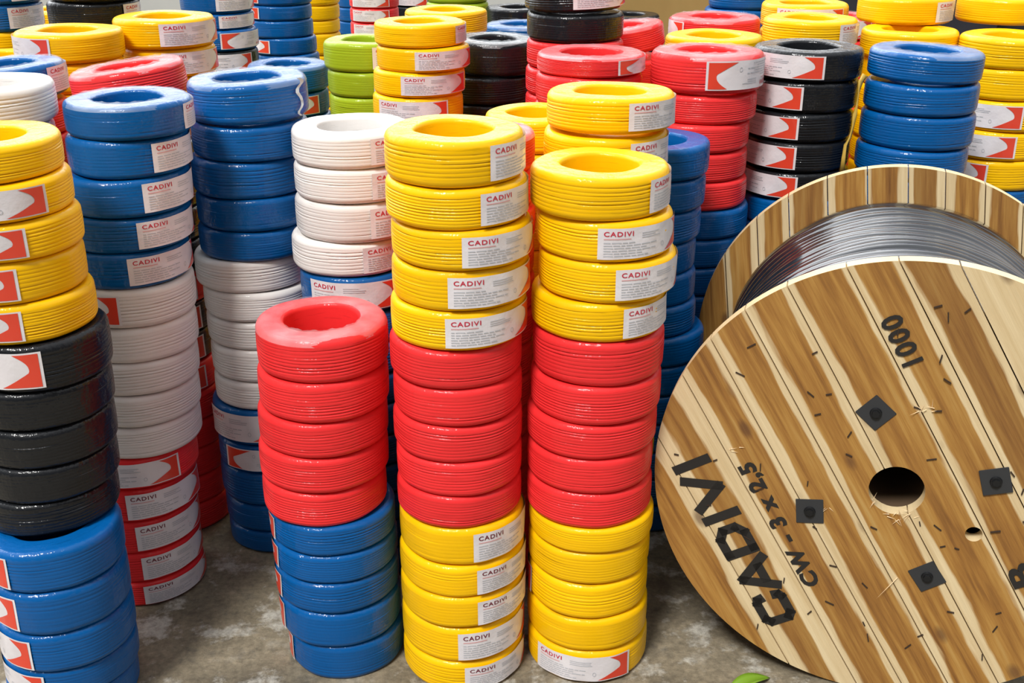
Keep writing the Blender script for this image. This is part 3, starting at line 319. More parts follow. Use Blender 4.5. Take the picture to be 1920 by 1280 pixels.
('AH',(1, 1, 1, 1, 1, 1, 0, 0, 0, 0, 0, 0, 0, 0, 0),[('b',1.0961,3.0344,1.1271,0.0729,0.1448,0,1.8,None),('b',1.0965,3.0344,1.0498,0.0773,0.1463,0,0,None),('b',1.0966,3.0344,0.9608,0.089,0.1464,0,0,None),('b',1.0922,3.0344,0.8808,0.08,0.1464,0,0,None),('b',1.094,3.0344,0.8008,0.0801,0.1438,0,0,None),('b',1.0894,3.0344,0.7207,0.0801,0.1438,0,0,None),('b',1.0943,3.0344,0.6406,0.0801,0.1438,0,0,None),('b',1.0971,3.0344,0.5605,0.0801,0.1438,0,0,None),('b',1.0913,3.0344,0.4805,0.0801,0.1438,0,0,None),('b',1.0945,3.0344,0.4004,0.0801,0.1438,0,0,None),('b',1.0969,3.0344,0.3203,0.0801,0.1438,0,0,None),('b',1.0941,3.0344,0.2402,0.0801,0.1438,0,0,None),('b',1.0887,3.0344,0.1602,0.0801,0.1438,0,0,None),('b',1.0944,3.0344,0.0801,0.0801,0.1438,0,0,None),('b',1.0908,3.0344,0,0.0801,0.1438,0,0,None)]),
('AK',(1, 1, 1, 1, 1, 1, 0, 0, 0, 0, 0, 0, 0, 0, 0),[('y',1.456,3.36,1.1164,0.0836,0.1398,0,0,None),('y',1.459,3.36,1.0279,0.0885,0.1398,0,0,None),('y',1.4589,3.36,0.939,0.0889,0.1398,0,0,(-182.1, 0)),('y',1.4542,3.36,0.8546,0.0845,0.1398,0,0,(-182.4, 0)),('y',1.458,3.36,0.7652,0.0894,0.1398,0,0,(-210.8, 0)),('b',1.4576,3.36,0.6852,0.08,0.1398,0,0,None),('b',1.4532,3.36,0.609,0.0761,0.1398,0,0,None),('b',1.458,3.36,0.5329,0.0761,0.1398,0,0,None),('b',1.4585,3.36,0.4568,0.0761,0.1398,0,0,None),('b',1.4585,3.36,0.3806,0.0761,0.1398,0,0,None),('b',1.4584,3.36,0.3045,0.0761,0.1398,0,0,None),('b',1.4563,3.36,0.2284,0.0761,0.1398,0,0,None),('b',1.4567,3.36,0.1523,0.0761,0.1398,0,0,None),('b',1.4558,3.36,0.0761,0.0761,0.1398,0,0,None),('b',1.455,3.36,0,0.0761,0.1398,0,0,None)]),
('AJ',(1, 1, 1, 1, 1, 1, 0, 0, 0, 0, 0, 0, 0, 0, 0),[('y',1.2028,3.4917,1.12,0.08,0.1396,0,0,None),('y',1.206,3.4917,1.04,0.08,0.1331,0,0,None),('y',1.1999,3.4917,0.96,0.08,0.1331,0,0,None),('y',1.1973,3.4917,0.88,0.08,0.1331,0,0,None),('y',1.2033,3.4917,0.8,0.08,0.1331,0,0,None),('y',1.2013,3.4917,0.72,0.08,0.1331,0,0,None),('y',1.2017,3.4917,0.64,0.08,0.1331,0,0,None),('y',1.2022,3.4917,0.56,0.08,0.1331,0,0,None),('y',1.1989,3.4917,0.48,0.08,0.1331,0,0,None),('y',1.1984,3.4917,0.4,0.08,0.1331,0,0,None),('y',1.1972,3.4917,0.32,0.08,0.1331,0,0,None),('y',1.204,3.4917,0.24,0.08,0.1331,0,0,None),('y',1.2052,3.4917,0.16,0.08,0.1331,0,0,None),('y',1.2032,3.4917,0.08,0.08,0.1331,0,0,None),('y',1.1976,3.4917,0,0.08,0.1331,0,0,None)]),
('AJT',(1,),[('y',1.2405,3.68,1.2,0.0784,0.1441,0,0,(-68.7, 0))]),
('AKT',(1,),[('y',1.55,3.672,1.2,0.0784,0.1398,0,0,None)]),
('AL2',(1, 0, 0, 0, 0, 0, 0, 0, 0, 0, 0, 0, 0, 0, 0),[('y',0.912,3.544,1.148,0.08,0.1405,0,0,(-66.6, 0)),('y',0.9166,3.544,1.066,0.082,0.1384,0,0,None),('y',0.9151,3.544,0.984,0.082,0.1384,0,0,None),('y',0.9121,3.544,0.902,0.082,0.1384,0,0,None),('y',0.9072,3.544,0.82,0.082,0.1384,0,0,None),('y',0.9153,3.544,0.738,0.082,0.1384,0,0,None),('y',0.9132,3.544,0.656,0.082,0.1384,0,0,None),('y',0.9132,3.544,0.574,0.082,0.1384,0,0,None),('y',0.9074,3.544,0.492,0.082,0.1384,0,0,None),('y',0.9142,3.544,0.41,0.082,0.1384,0,0,None),('y',0.9075,3.544,0.328,0.082,0.1384,0,0,None),('y',0.9118,3.544,0.246,0.082,0.1384,0,0,None),('y',0.9086,3.544,0.164,0.082,0.1384,0,0,None),('y',0.9107,3.544,0.082,0.082,0.1384,0,0,None),('y',0.9158,3.544,0,0.082,0.1384,0,0,None)]),
('AL1',(1, 1, 0, 0, 0, 0, 0, 0, 0, 0, 0, 0, 0, 0, 0),[('y',0.9676,3.848,1.16,0.08,0.1399,0,0,(-140.5, 0)),('y',0.9701,3.848,1.0771,0.0829,0.1411,0,0,None),('y',0.9708,3.848,0.9943,0.0829,0.1411,0,0,None),('y',0.9658,3.848,0.9114,0.0829,0.1411,0,0,None),('y',0.9667,3.848,0.8286,0.0829,0.1411,0,0,None),('y',0.9687,3.848,0.7457,0.0829,0.1411,0,0,None),('y',0.9633,3.848,0.6629,0.0829,0.1411,0,0,None),('y',0.9669,3.848,0.58,0.0829,0.1411,0,0,None),('y',0.9723,3.848,0.4971,0.0829,0.1411,0,0,None),('y',0.9702,3.848,0.4143,0.0829,0.1411,0,0,None),('y',0.9712,3.848,0.3314,0.0829,0.1411,0,0,None),('y',0.9658,3.848,0.2486,0.0829,0.1411,0,0,None),('y',0.9696,3.848,0.1657,0.0829,0.1411,0,0,None),('y',0.9705,3.848,0.0829,0.0829,0.1411,0,0,None),('y',0.9697,3.848,0,0.0829,0.1411,0,0,None)]),
('AM',(1, 1, 1, 1, 1, 1, 1, 1, 1, 1, 1, 1, 1),[('b',0.3494,2.712,0.96,0.08,0.1331,0,0,None),('b',0.3431,2.712,0.88,0.08,0.1331,0,0,None),('b',0.3351,2.712,0.8,0.08,0.1331,0,0,None),('b',0.3269,2.712,0.72,0.08,0.1331,0,0,None),('b',0.3319,2.712,0.64,0.08,0.1331,0,0,None),('b',0.3397,2.712,0.56,0.08,0.1331,0,0,None),('b',0.3641,2.712,0.48,0.08,0.1331,0,0,None),('b',0.361,2.712,0.4,0.08,0.1331,0,0,None),('b',0.3565,2.712,0.32,0.08,0.1331,0,0,None),('b',0.354,2.712,0.24,0.08,0.1331,0,0,None),('b',0.3525,2.712,0.16,0.08,0.1331,0,0,None),('b',0.3608,2.712,0.08,0.08,0.1331,0,0,None),('b',0.3612,2.712,0,0.08,0.1331,0,0,None)]),
('AP',(1, 1, 1, 1, 1, 1, 1, 1, 1, 1, 1, 1, 1, 1),[('r',-0.0829,2.432,1.04,0.08,0.1331,0,0,None),('r',-0.0852,2.432,0.96,0.08,0.1331,0,0,None),('r',-0.0805,2.432,0.88,0.08,0.1331,0,0,None),('r',-0.0839,2.432,0.8,0.08,0.1331,0,0,None),('r',-0.0818,2.432,0.72,0.08,0.1331,0,0,None),('r',-0.0797,2.432,0.64,0.08,0.1331,0,0,None),('r',-0.0847,2.432,0.56,0.08,0.1331,0,0,None),('r',-0.0818,2.432,0.48,0.08,0.1331,0,0,None),('r',-0.0853,2.432,0.4,0.08,0.1331,0,0,None),('r',-0.0829,2.432,0.32,0.08,0.1331,0,0,None),('r',-0.0875,2.432,0.24,0.08,0.1331,0,0,None),('r',-0.0853,2.432,0.16,0.08,0.1331,0,0,None),('r',-0.085,2.432,0.08,0.08,0.1331,0,0,None),('r',-0.079,2.432,0,0.08,0.1331,0,0,None)]),
('AQ',(1, 1, 1, 1, 1, 0, 0, 0, 0, 0, 0, 0, 0, 0),[('y',0.0553,2.712,1.024,0.08,0.1198,0,0,None),('y',0.0592,2.712,0.9452,0.0788,0.1198,0,0,None),('y',0.0527,2.712,0.8665,0.0788,0.1198,0,0,None),('y',0.0614,2.712,0.7877,0.0788,0.1198,0,0,None),('y',0.0535,2.712,0.7089,0.0788,0.1198,0,0,None),('y',0.0528,2.712,0.6302,0.0788,0.1198,0,0,None),('y',0.0539,2.712,0.5514,0.0788,0.1198,0,0,None),('y',0.0609,2.712,0.4726,0.0788,0.1198,0,0,None),('y',0.0583,2.712,0.3938,0.0788,0.1198,0,0,None),('y',0.0605,2.712,0.3151,0.0788,0.1198,0,0,None),('y',0.0567,2.712,0.2363,0.0788,0.1198,0,0,None),('y',0.053,2.712,0.1575,0.0788,0.1198,0,0,None),('y',0.0552,2.712,0.0788,0.0788,0.1198,0,0,None),('y',0.0563,2.712,0,0.0788,0.1198,0,0,None)]),
('RB',(1, 1, 1, 1, 1, 1, 1, 0, 0, 0, 0, 0, 0, 0),[('r',1.2195,4.336,1.064,0.08,0.1331,0,0,(-139.0, 0)),('r',1.2251,4.336,0.984,0.08,0.1331,0,0,None),('r',1.2192,4.336,0.902,0.082,0.1331,0,0,None),('r',1.2199,4.336,0.82,0.082,0.1331,0,0,None),('r',1.2257,4.336,0.738,0.082,0.1331,0,0,None),('r',1.2187,4.336,0.656,0.082,0.1331,0,0,None),('r',1.2269,4.336,0.574,0.082,0.1331,0,0,None),('r',1.2204,4.336,0.492,0.082,0.1331,0,0,None),('r',1.223,4.336,0.41,0.082,0.1331,0,0,None),('r',1.2239,4.336,0.328,0.082,0.1331,0,0,None),('r',1.2263,4.336,0.246,0.082,0.1331,0,0,None),('r',1.2183,4.336,0.164,0.082,0.1331,0,0,None),('r',1.2257,4.336,0.082,0.082,0.1331,0,0,None),('r',1.2193,4.336,0,0.082,0.1331,0,0,None)]),
('AO',(1, 1, 0, 0, 0, 0, 0, 0, 0, 0, 0, 0, 0, 0, 0, 0),[('b',0.8838,4.44,1.1602,0.0878,0.1331,0,0,None),('b',0.8704,4.44,1.0828,0.0773,0.1331,0,0,None),('b',0.8637,4.44,1.0055,0.0773,0.1331,0,0,None),('b',0.8708,4.44,0.9281,0.0773,0.1331,0,0,None),('b',0.8652,4.44,0.8508,0.0773,0.1331,0,0,None),('b',0.8654,4.44,0.7734,0.0773,0.1331,0,0,None),('b',0.8638,4.44,0.6961,0.0773,0.1331,0,0,None),('b',0.8666,4.44,0.6187,0.0773,0.1331,0,0,None),('b',0.8666,4.44,0.5414,0.0773,0.1331,0,0,None),('b',0.8729,4.44,0.4641,0.0773,0.1331,0,0,None),('b',0.8693,4.44,0.3867,0.0773,0.1331,0,0,None),('b',0.867,4.44,0.3094,0.0773,0.1331,0,0,None),('b',0.873,4.44,0.232,0.0773,0.1331,0,0,None),('b',0.8651,4.44,0.1547,0.0773,0.1331,0,0,None),('b',0.8655,4.44,0.0773,0.0773,0.1331,0,0,None),('b',0.8726,4.44,0,0.0773,0.1331,0,0,None)])
]
# ------------------------------------------------------------------ cable coil meshes
R0, H0 = 0.1331, 0.08
def winding_mesh(name, seed, depth, turns):
    """ring of wound wire, unit coil R0 x H0: turns of wire show as ridges through the tight film"""
    rnd = random.Random(seed)
    hole = R0 * .565
    sh, ih = .0125, .008                                      # outer and inner shoulder radius
    prof = []                                                 # (r, z, on the side wall)
    for i in range(3): prof.append((hole, .012 + (H0 - ih - .012) * i / 2, 0))
    for i in range(1, 5):
        a = i / 4 * PI / 2
        prof.append((hole + ih * (1 - math.cos(a)), H0 - ih + ih * math.sin(a), 0))
    for i in range(1, 7):
        f = i / 7
        prof.append((hole + ih + (R0 - sh - hole - ih) * f, H0 - .0012 * abs(math.sin(f * 3 * PI)), 0))
    for i in range(0, 5):
        a = i / 5 * PI / 2
        prof.append((R0 - sh + sh * math.sin(a), H0 - sh + sh * math.cos(a), 0))
    M = turns * (9 if depth > .002 else 6)
    z1, z0 = H0 - sh, sh * .9
    for i in range(M + 1): prof.append((R0, z1 + (z0 - z1) * i / M, 1))
    for i in range(1, 6):
        a = i / 5 * PI / 2
        prof.append((R0 - sh + sh * math.cos(a), sh * .9 - sh * .9 * math.sin(a), 0))
    prof.append((hole + .01, 0, 0)); prof.append((hole + .002, .004, 0))
    seg = 80
    amps = [depth * rnd.choice((.15, .35, .6, .85, 1.15)) for _ in range(turns + 2)]
    slope = [rnd.uniform(0, 6.28) for _ in range(turns + 2)]
    ph = rnd.uniform(0, 6.28)
    bm = bmesh.new()
    uvl = bm.loops.layers.uv.new('wrap')
    rings = []
    for s in range(seg):
        a = 2 * PI * s / seg
        ca, sa = math.cos(a), math.sin(a)
        slip = (a / (2 * PI)) * 1.0 + .12 * math.sin(a * 2 + ph)
        wob = .0009 * math.sin(2 * a + ph) + .0006 * math.sin(5 * a + 2 * ph) + .0004 * math.sin(9 * a)
        topw = .0011 * math.sin(3 * a + ph * 1.7) - .0011
        row = []
        for (r, z, w) in prof:
            rr, zz = r + wob * (1 if r > R0 * .8 else .4), z
            if z > H0 * .6: zz += topw * (z / H0)
            if w:
                t = (H0 - sh - z) / (H0 - 2 * sh) * turns + slip
                k = int(t) % (turns + 2)
                f = t - math.floor(t)
                ridge = abs(math.sin(PI * f)) ** .42 - 1.0     # round wire, sharp groove
                edge = min(1, (z - z0) / .005, (z1 - z) / .005) if z0 < z < z1 else 0
                fade = .7 + .3 * math.sin(2 * a + slope[k])   # the film bridges the groove in places
                rr += amps[k] * ridge * fade * max(0, edge) + .0014 * math.sin((z / H0) * PI)
            row.append(bm.verts.new((rr * ca, rr * sa, max(0, zz))))
        rings.append(row)
    n = len(prof)
    for s in range(seg):
        a, b = rings[s], rings[(s + 1) % seg]
        for i in range(n):
            j = (i + 1) % n
            f = bm.faces.new((a[i], b[i], b[j], a[j]))
            for lp, (u, q) in zip(f.loops, ((s, prof[i]), (s + 1, prof[i]), (s + 1, prof[j]), (s, prof[j]))):
                lp[uvl].uv = (u / seg, q[1] / H0 + (q[0] - R0) * 4)
    bmesh.ops.recalc_face_normals(bm, faces=bm.faces[:])
    me = bpy.data.meshes.new(name)
    bm.to_mesh(me); bm.free()
    me.materials.append(WIRE['y'])
    for p in me.polygons: p.use_smooth = True
    return me
def film_cap_mesh(seed):
    """loose milky shrink film puckered over the top and the shoulder of a coil"""
    rnd = random.Random(seed); ph = rnd.uniform(0, 6)
    bm = bmesh.new(); rings = []
    pr = [(.59, -.006), (.62, .0012), (.70, .0016), (.80, .0014), (.89, .0010), (.925, -.0004), (.958, -.0025), (.985, -.0068), (1.002, -.0125)]
    seg = 96
    for s in range(seg):
        a = 2 * PI * s / seg
        row = []
        for i, (r, z) in enumerate(pr):
            pk = .0013 * math.sin(14 * a + ph + i) * (.8 if i < 5 else .15) + .0006 * math.sin(31 * a + 2 * ph + i * 2) * (1 if i < 5 else .2)
            rag = 0
            row.append(bm.verts.new((r * R0 * math.cos(a), r * R0 * math.sin(a), H0 + z + (pk + .0012 if 0 < i < 6 else .0006))))
        rings.append(row)
    for s in range(seg):
        a, b = rings[s], rings[(s + 1) % seg]
        for i in range(len(pr) - 1): bm.faces.new((a[i], b[i], b[i + 1], a[i + 1]))
    bmesh.ops.recalc_face_normals(bm, faces=bm.faces[:])
    me = bpy.data.meshes.new('film_cap'); bm.to_mesh(me); bm.free(); me.materials.append(FILM)
    for p in me.polygons: p.use_smooth = True
    return me
WIND = {}
for q, (d, t) in dict(deep=(.0046, 8), mid=(.0034, 7), soft=(.0014, 7)).items():
    WIND[q] = [winding_mesh('winding', 10 * len(q) + i, d, t + i % 2) for i in range(4)]

FILM2 = plain('torn_film', (.50, .53, .53), .3, .5)
CAPS = [film_cap_mesh(i) for i in range(4)]

# ------------------------------------------------------------------ printed stickers (bent round the coil)
def text_bm(body, bold=.0, space=1.0):
    cu = bpy.data.curves.new('txt', 'FONT')
    cu.body = body; cu.size = 1.0; cu.offset = bold; cu.resolution_u = 3; cu.space_character = space
    o = bpy.data.objects.new('txt', cu); C.objects.link(o)
    bpy.context.view_layer.update()
    me = bpy.data.meshes.new_from_object(o.evaluated_get(bpy.context.evaluated_depsgraph_get()))
    bpy.data.objects.remove(o); bpy.data.curves.remove(cu)
    bm = bmesh.new(); bm.from_mesh(me); bpy.data.meshes.remove(me)
    xs = [v.co.x for v in bm.verts]; ys = [v.co.y for v in bm.verts]
    x0, y0, w, h = min(xs), min(ys), max(xs) - min(xs), max(ys) - min(ys)
    for v in bm.verts: v.co = Vector(((v.co.x - x0) / w, (v.co.y - y0) / h, 0))     # unit box
    return bm
SW, SH = .2207, .060                                         # sticker size along the arc / up
SB = (H0 - SH) / 2
def bend(bm, lift, flip, wav):
    for v in bm.verts:
        s, t = v.co.x, v.co.y
        if flip: s, t = SW - s, SH - t
        a = s / R0
        r = R0 + .0035 + lift + (.0007 * math.sin(s * 95 + wav) * math.cos(t * 60 + wav))
        v.co = Vector((r * math.cos(a), r * math.sin(a), SB + t))
    bmesh.ops.recalc_face_normals(bm, faces=bm.faces[:])
    for f in bm.faces:
        c = f.calc_center_median()
        if f.normal.x * c.x + f.normal.y * c.y < 0: f.normal_flip()
    return bm
def grid_bm(s0, s1, t0, t1, ns, ntt):
    bm = bmesh.new()
    vs = [[bm.verts.new((s0 + (s1 - s0) * i / ns, t0 + (t1 - t0) * j / ntt, 0)) for j in range(ntt + 1)] for i in range(ns + 1)]
    for i in range(ns):
        for j in range(ntt): bm.faces.new((vs[i][j], vs[i + 1][j], vs[i + 1][j + 1], vs[i][j + 1]))
    return bm
def flash_edge(t):                                            # left border of the red corner, t 0 bottom .. 1 top
    if t < .45: q = t / .45; return .66 + .23 * q ** .9
    q = (t - .45) / .55; return .89 + .012 * math.sin(q * PI) - .115 * q ** 2.0
def flash_bm():
    bm = bmesh.new(); rows = []
    for j in range(17):
        t = j / 16
        e = flash_edge(t)
        rows.append([bm.verts.new(((e + (.975 - e) * i / 8) * SW, (.045 + .91 * t) * SH, 0)) for i in range(9)])
    for j in range(16):
        for i in range(8): bm.faces.new((rows[j][i], rows[j][i + 1], rows[j + 1][i + 1], rows[j + 1][i]))
    return bm
def merge(dst, src, f):
    m = {}
    for v in src.verts: m[v] = dst.verts.new(f(v.co))
    for fc in src.faces:
        try: dst.faces.new([m[v] for v in fc.verts])
        except ValueError: pass
    src.free()
def fin(name, bm, m):
    me = bpy.data.meshes.new(name); bm.to_mesh(me); bm.free(); me.materials.append(m)
    for p in me.polygons: p.use_smooth = True
    return me
def rect(dst, s0, s1, t0, t1):
    merge(dst, grid_bm(s0, s1, t0, t1, max(1, int((s1 - s0) / .012)), 1), lambda c: c)
def sticker_set(flip, seed):
    rnd = random.Random(seed)
    wav = seed * 1.7
    d = {}
    d['sheet'] = fin('sticker', bend(grid_bm(0, SW, 0, SH, 40, 6), 0, flip, wav), PAPER)
    d['flash'] = fin('red_corner', bend(flash_bm(), .0006, flip, wav), FLASH)
    bm = bmesh.new()
    merge(bm, text_bm('CADIVI', .018, 1.18), lambda c: Vector((.011 + c.x * .056, .0445 + c.y * .0095, 0)))
    d['word'] = fin('lettering', bend(bm, .0007, flip, wav), INKRED)
    bm = bmesh.new()
    rect(bm, .011, .062, .0385, .0403)                        # thin coloured line under the name
    d['line'] = fin('coloured_print_line', bend(bm, .0007, flip, wav), INKPINK)
    bm = bmesh.new()
    for j in range(6):                                        # rows of small print too fine to read
        s = .011
        end = (.10, .085, .118, .095, .12, .07)[j]
        while s < end:
            wl = rnd.uniform(.006, .02)
            rect(bm, s, min(end, s + wl), .0055 + j * .0051, .0055 + j * .0051 + .0019)
            s += wl + .0022
    for j in range(3): rect(bm, .085, .085 + rnd.uniform(.03, .05), .047 - j * .0042, .0485 - j * .0042)
    merge(bm, text_bm('O', .0), lambda c: Vector((.134 + c.x * .008, .013 + c.y * .010, 0)))
    d['small'] = fin('fine_print', bend(bm, .0007, flip, wav), INKGREY)
    return d
STICK = {(f, i): sticker_set(f, 3 * f + i) for f in (0, 1) for i in range(3)}

def add_sticker(root, R, h, ang, flip, rnd, ink=None, rot=0):
    d = STICK[(flip, rnd.randrange(3))]
    st = place_mesh('sticker', d['sheet'], root)
    st.scale = (R / R0, R / R0, h / H0)
    st.rotation_euler = (0, 0, math.radians(ang - rot))
    st['label'] = 'white printed paper sticker with a red corner'
    f = place_mesh('red_corner', d['flash'], st)
    w = place_mesh('lettering', d['word'], st, ink)
    place_mesh('coloured_print_line', d['line'], st)
    place_mesh('fine_print', d['small'], st)
    return st

# ------------------------------------------------------------------ the stacks
GROUP = 'film-wrapped cable coils stacked across the yard'
ORD = ['topmost', 'second', 'third', 'fourth', 'fifth', 'sixth', 'seventh', 'eighth', 'ninth', 'tenth', 'eleventh', 'twelfth', 'thirteenth', 'fourteenth', 'fifteenth', 'sixteenth', 'seventeenth', 'eighteenth']
DESC = dict(
    A='front stack with red over blue coils',
    B='front middle stack of yellow, red and yellow',
    C='front yellow, red, yellow stack beside the drum',
    D='yellow stack behind the front one by the drum',
    E='white over blue stack behind front red-topped one',
    F='blue, white, blue stack beside white-topped one',
    G='blue, white, red stack second from left edge',
    H='yellow, black, blue stack at the left edge',
    I='white stack behind the left edge yellow stack',
    J='blue-topped stack behind the left edge white one',
    J2='yellow stack behind the left edge blue-topped one',
    K='red-topped stack behind the blue, white, red one',
    L='upper left yellow stack, sticker facing left',
    L2='far yellow stack right of the corner blue coils',
    M='upper left yellow stack, stickers facing front',
    N='blue and yellow stack in the top left corner',
    BK='far black stack against the upper left wall',
    O='blue over black stack with stickers, top left',
    P='far dark blue stack before a narrow yellow one',
    Q='low blue stack left of the lime green one',
    R='far narrow yellow stack behind the dark blue one',
    S1='far blue stack beside the stickered red one',
    S2='far red stack with white stickers at top',
    SB='farthest black stack beside the far red one',
    T='lime green stack',
    U='yellow stack just right of the lime green one',
    V='yellow stack in front of a yellow-green one',
    V2='far yellow-green stack at the top',
    W='black stack between yellow and red ones, centre',
    X='tall black stack rising out of the top',
    Y='red stack in front of the tall black one',
    Z='tilted red-topped stack beside the tall black one',
    AA='far black stack before the cardboard box',
    AB='far blue stack left of the tall black one',
    AB2='far black stack behind the centre blue one',
    AD='far red stack before the dark brown box',
    AE='yellow stack sandwiched between two red ones',
    AF='red stack, big sticker, left of stickered black',
    AG='black stack with five stickers behind the drum',
    AH='blue stack rising behind the wooden drum',
    AK='yellow stack at the top right edge',
    AJ='yellow stack behind the blue one above the drum',
    AL2='nearer yellow stack behind the stickered black one',
    AL1='farther yellow stack behind the stickered black one',
    AM='dark blue stack between front stack and drum',
    AP='red stack hidden behind the front middle one',
    AQ='yellow stack hidden between two front yellow tops',
    RB='far red stack peeping between yellow ones',
    AO='dark blue stack before the dark brown box',
)
SPECIAL = {
    'AJT': 'yellow cable coil set back on top of the yellow stack above the blue one',
    'AKT': 'yellow cable coil set back on the stack in the top right corner',
}
DEPTH = dict(y=('deep', 'mid'), r=('deep', 'deep'), b=('soft', 'mid'), w=('mid', 'mid'), k=('mid', 'soft'), g=('soft', 'soft'))
SMOOTH = {'AH': 'mid', 'U': 'soft', 'L': 'soft', 'AJ': 'soft', 'AJT': 'soft', 'AKT': 'soft', 'P': 'soft', 'R': 'soft', 'A': None, 'H': None}
def make_coil(key, i, spec, label):
    col, x, y, z, h, R, tx, ty, lab = spec
    rnd = random.Random('%s%d' % (key, i))
    q = SMOOTH.get(key) or DEPTH[col][rnd.randrange(2)]
    if key == 'B' and i >= 10 or key == 'C' and i >= 9: q = 'soft' if rnd.random() < .6 else 'mid'
    me = WIND[q][rnd.randrange(4)]
    rot = rnd.uniform(0, 360)
    s = (R / R0, R / R0, h / H0)
    rx, ry = math.radians(tx), math.radians(ty)
    lift = (R * .9 * (abs(math.sin(rx)) + abs(math.sin(ry))) + .001) if tx or ty else 0.0
    capped = i == 0 and (col in 'rb' or key == 'W') and key not in ('AJT', 'AKT', 'N', 'O', 'P', 'S1', 'S2', 'SB', 'BK', 'AM', 'AO')
    if lab or capped:
        root = thing('cable_coil', label, 'cable coil', (x, y, z + lift), 0, GROUP)
        root.rotation_euler = (rx, ry, 0)
        w = place_mesh('winding', me, root, WIRE[col])
        w.scale = s; w.rotation_euler = (0, 0, math.radians(rot))
        ink = INKDARK if (key == 'G' and i >= 10) or (key == 'B' and i >= 10) else INKRED
        if lab: add_sticker(root, R, h, lab[0], lab[1], rnd, ink)
        if capped:
            fc = place_mesh('film_cap', CAPS[rnd.randrange(4)], root)
            fc.scale = s; fc.rotation_euler = (0, 0, rnd.uniform(0, 6.28))
            fc['label'] = 'milky clear shrink film puckered over the top'
        if key == 'F' and i == 0:
            tb = bmesh.new(); rows = []
            for j in range(15):
                t = j / 14; wd = .0035 * (1 - .6 * t) + .001
                a0 = math.radians(-24 + 4 * math.sin(j * .9)); rr = R * 1.02 + .004 + .003 * math.sin(j * 1.3)
                rows.append([tb.verts.new(((rr + q * .35 * wd) * math.cos(a0 + q * wd / R), (rr - q * .3 * wd) * math.sin(a0 + q * wd / R), h * 1.02 - t * .085)) for q in (-1, 0, 1)])
            for p, q in zip(rows, rows[1:]):
                for k in range(2): tb.faces.new((p[k], q[k], q[k + 1], p[k + 1]))
            ft = link_mesh('film_tail', tb, FILM2, root)
            ft['label'] = 'torn tail of clear film hanging down the side'
    else:
        root = place_mesh('cable_coil', me, None, WIRE[col])
        root.location = (x, y, z + lift)
        root.scale = s
        root.rotation_euler = (rx, ry, math.radians(rot)) if (tx == 0 and ty == 0) else (rx, ry, 0)
        tag(root, label, 'cable coil', GROUP)
    return root

hidden = []
for key, vis, coils in STACKS:
    for i, spec in enumerate(coils):
        if not vis[i]:
            hidden.append(spec); continue
        if key in SPECIAL: lb = SPECIAL[key]
        elif i == 0: lb = 'topmost %s cable coil of the %s' % (COLOUR[spec[0]], DESC[key])
        else: lb = '%s cable coil, %s down in the %s' % (COLOUR[spec[0]], ORD[i], DESC[key])
        make_coil(key, i, spec, lb)

# the coils buried low in the packed rows, out of sight below and behind the ones above
if hidden:
    bm = bmesh.new(); mats = list(WIRE)
    for col, x, y, z, h, R, tx, ty, lab in hidden:
        R -= .002
        pr = [(R * .57, .001), (R * .93, .001), (R, h * .12), (R, h * .86), (R * .93, h - .002), (R * .57, h - .002)]
        rings = [[bm.verts.new((x + r * math.cos(2 * PI * s / 28), y + r * math.sin(2 * PI * s / 28), z + q)) for r, q in pr] for s in range(28)]
        for s in range(28):
            a, b = rings[s], rings[(s + 1) % 28]
            for k in range(len(pr)):
                f = bm.faces.new((a[k], b[k], b[(k + 1) % len(pr)], a[(k + 1) % len(pr)]))
                f.material_index = mats.index(col); f.smooth = True
    bmesh.ops.recalc_face_normals(bm, faces=bm.faces[:])
    o = link_mesh('cable_coil_stock', bm)
    for k in mats: o.data.materials.append(WIRE[k])
    tag(o, 'cable coils buried low in the packed rows behind the front stacks', 'cable coils', None, 'stuff')

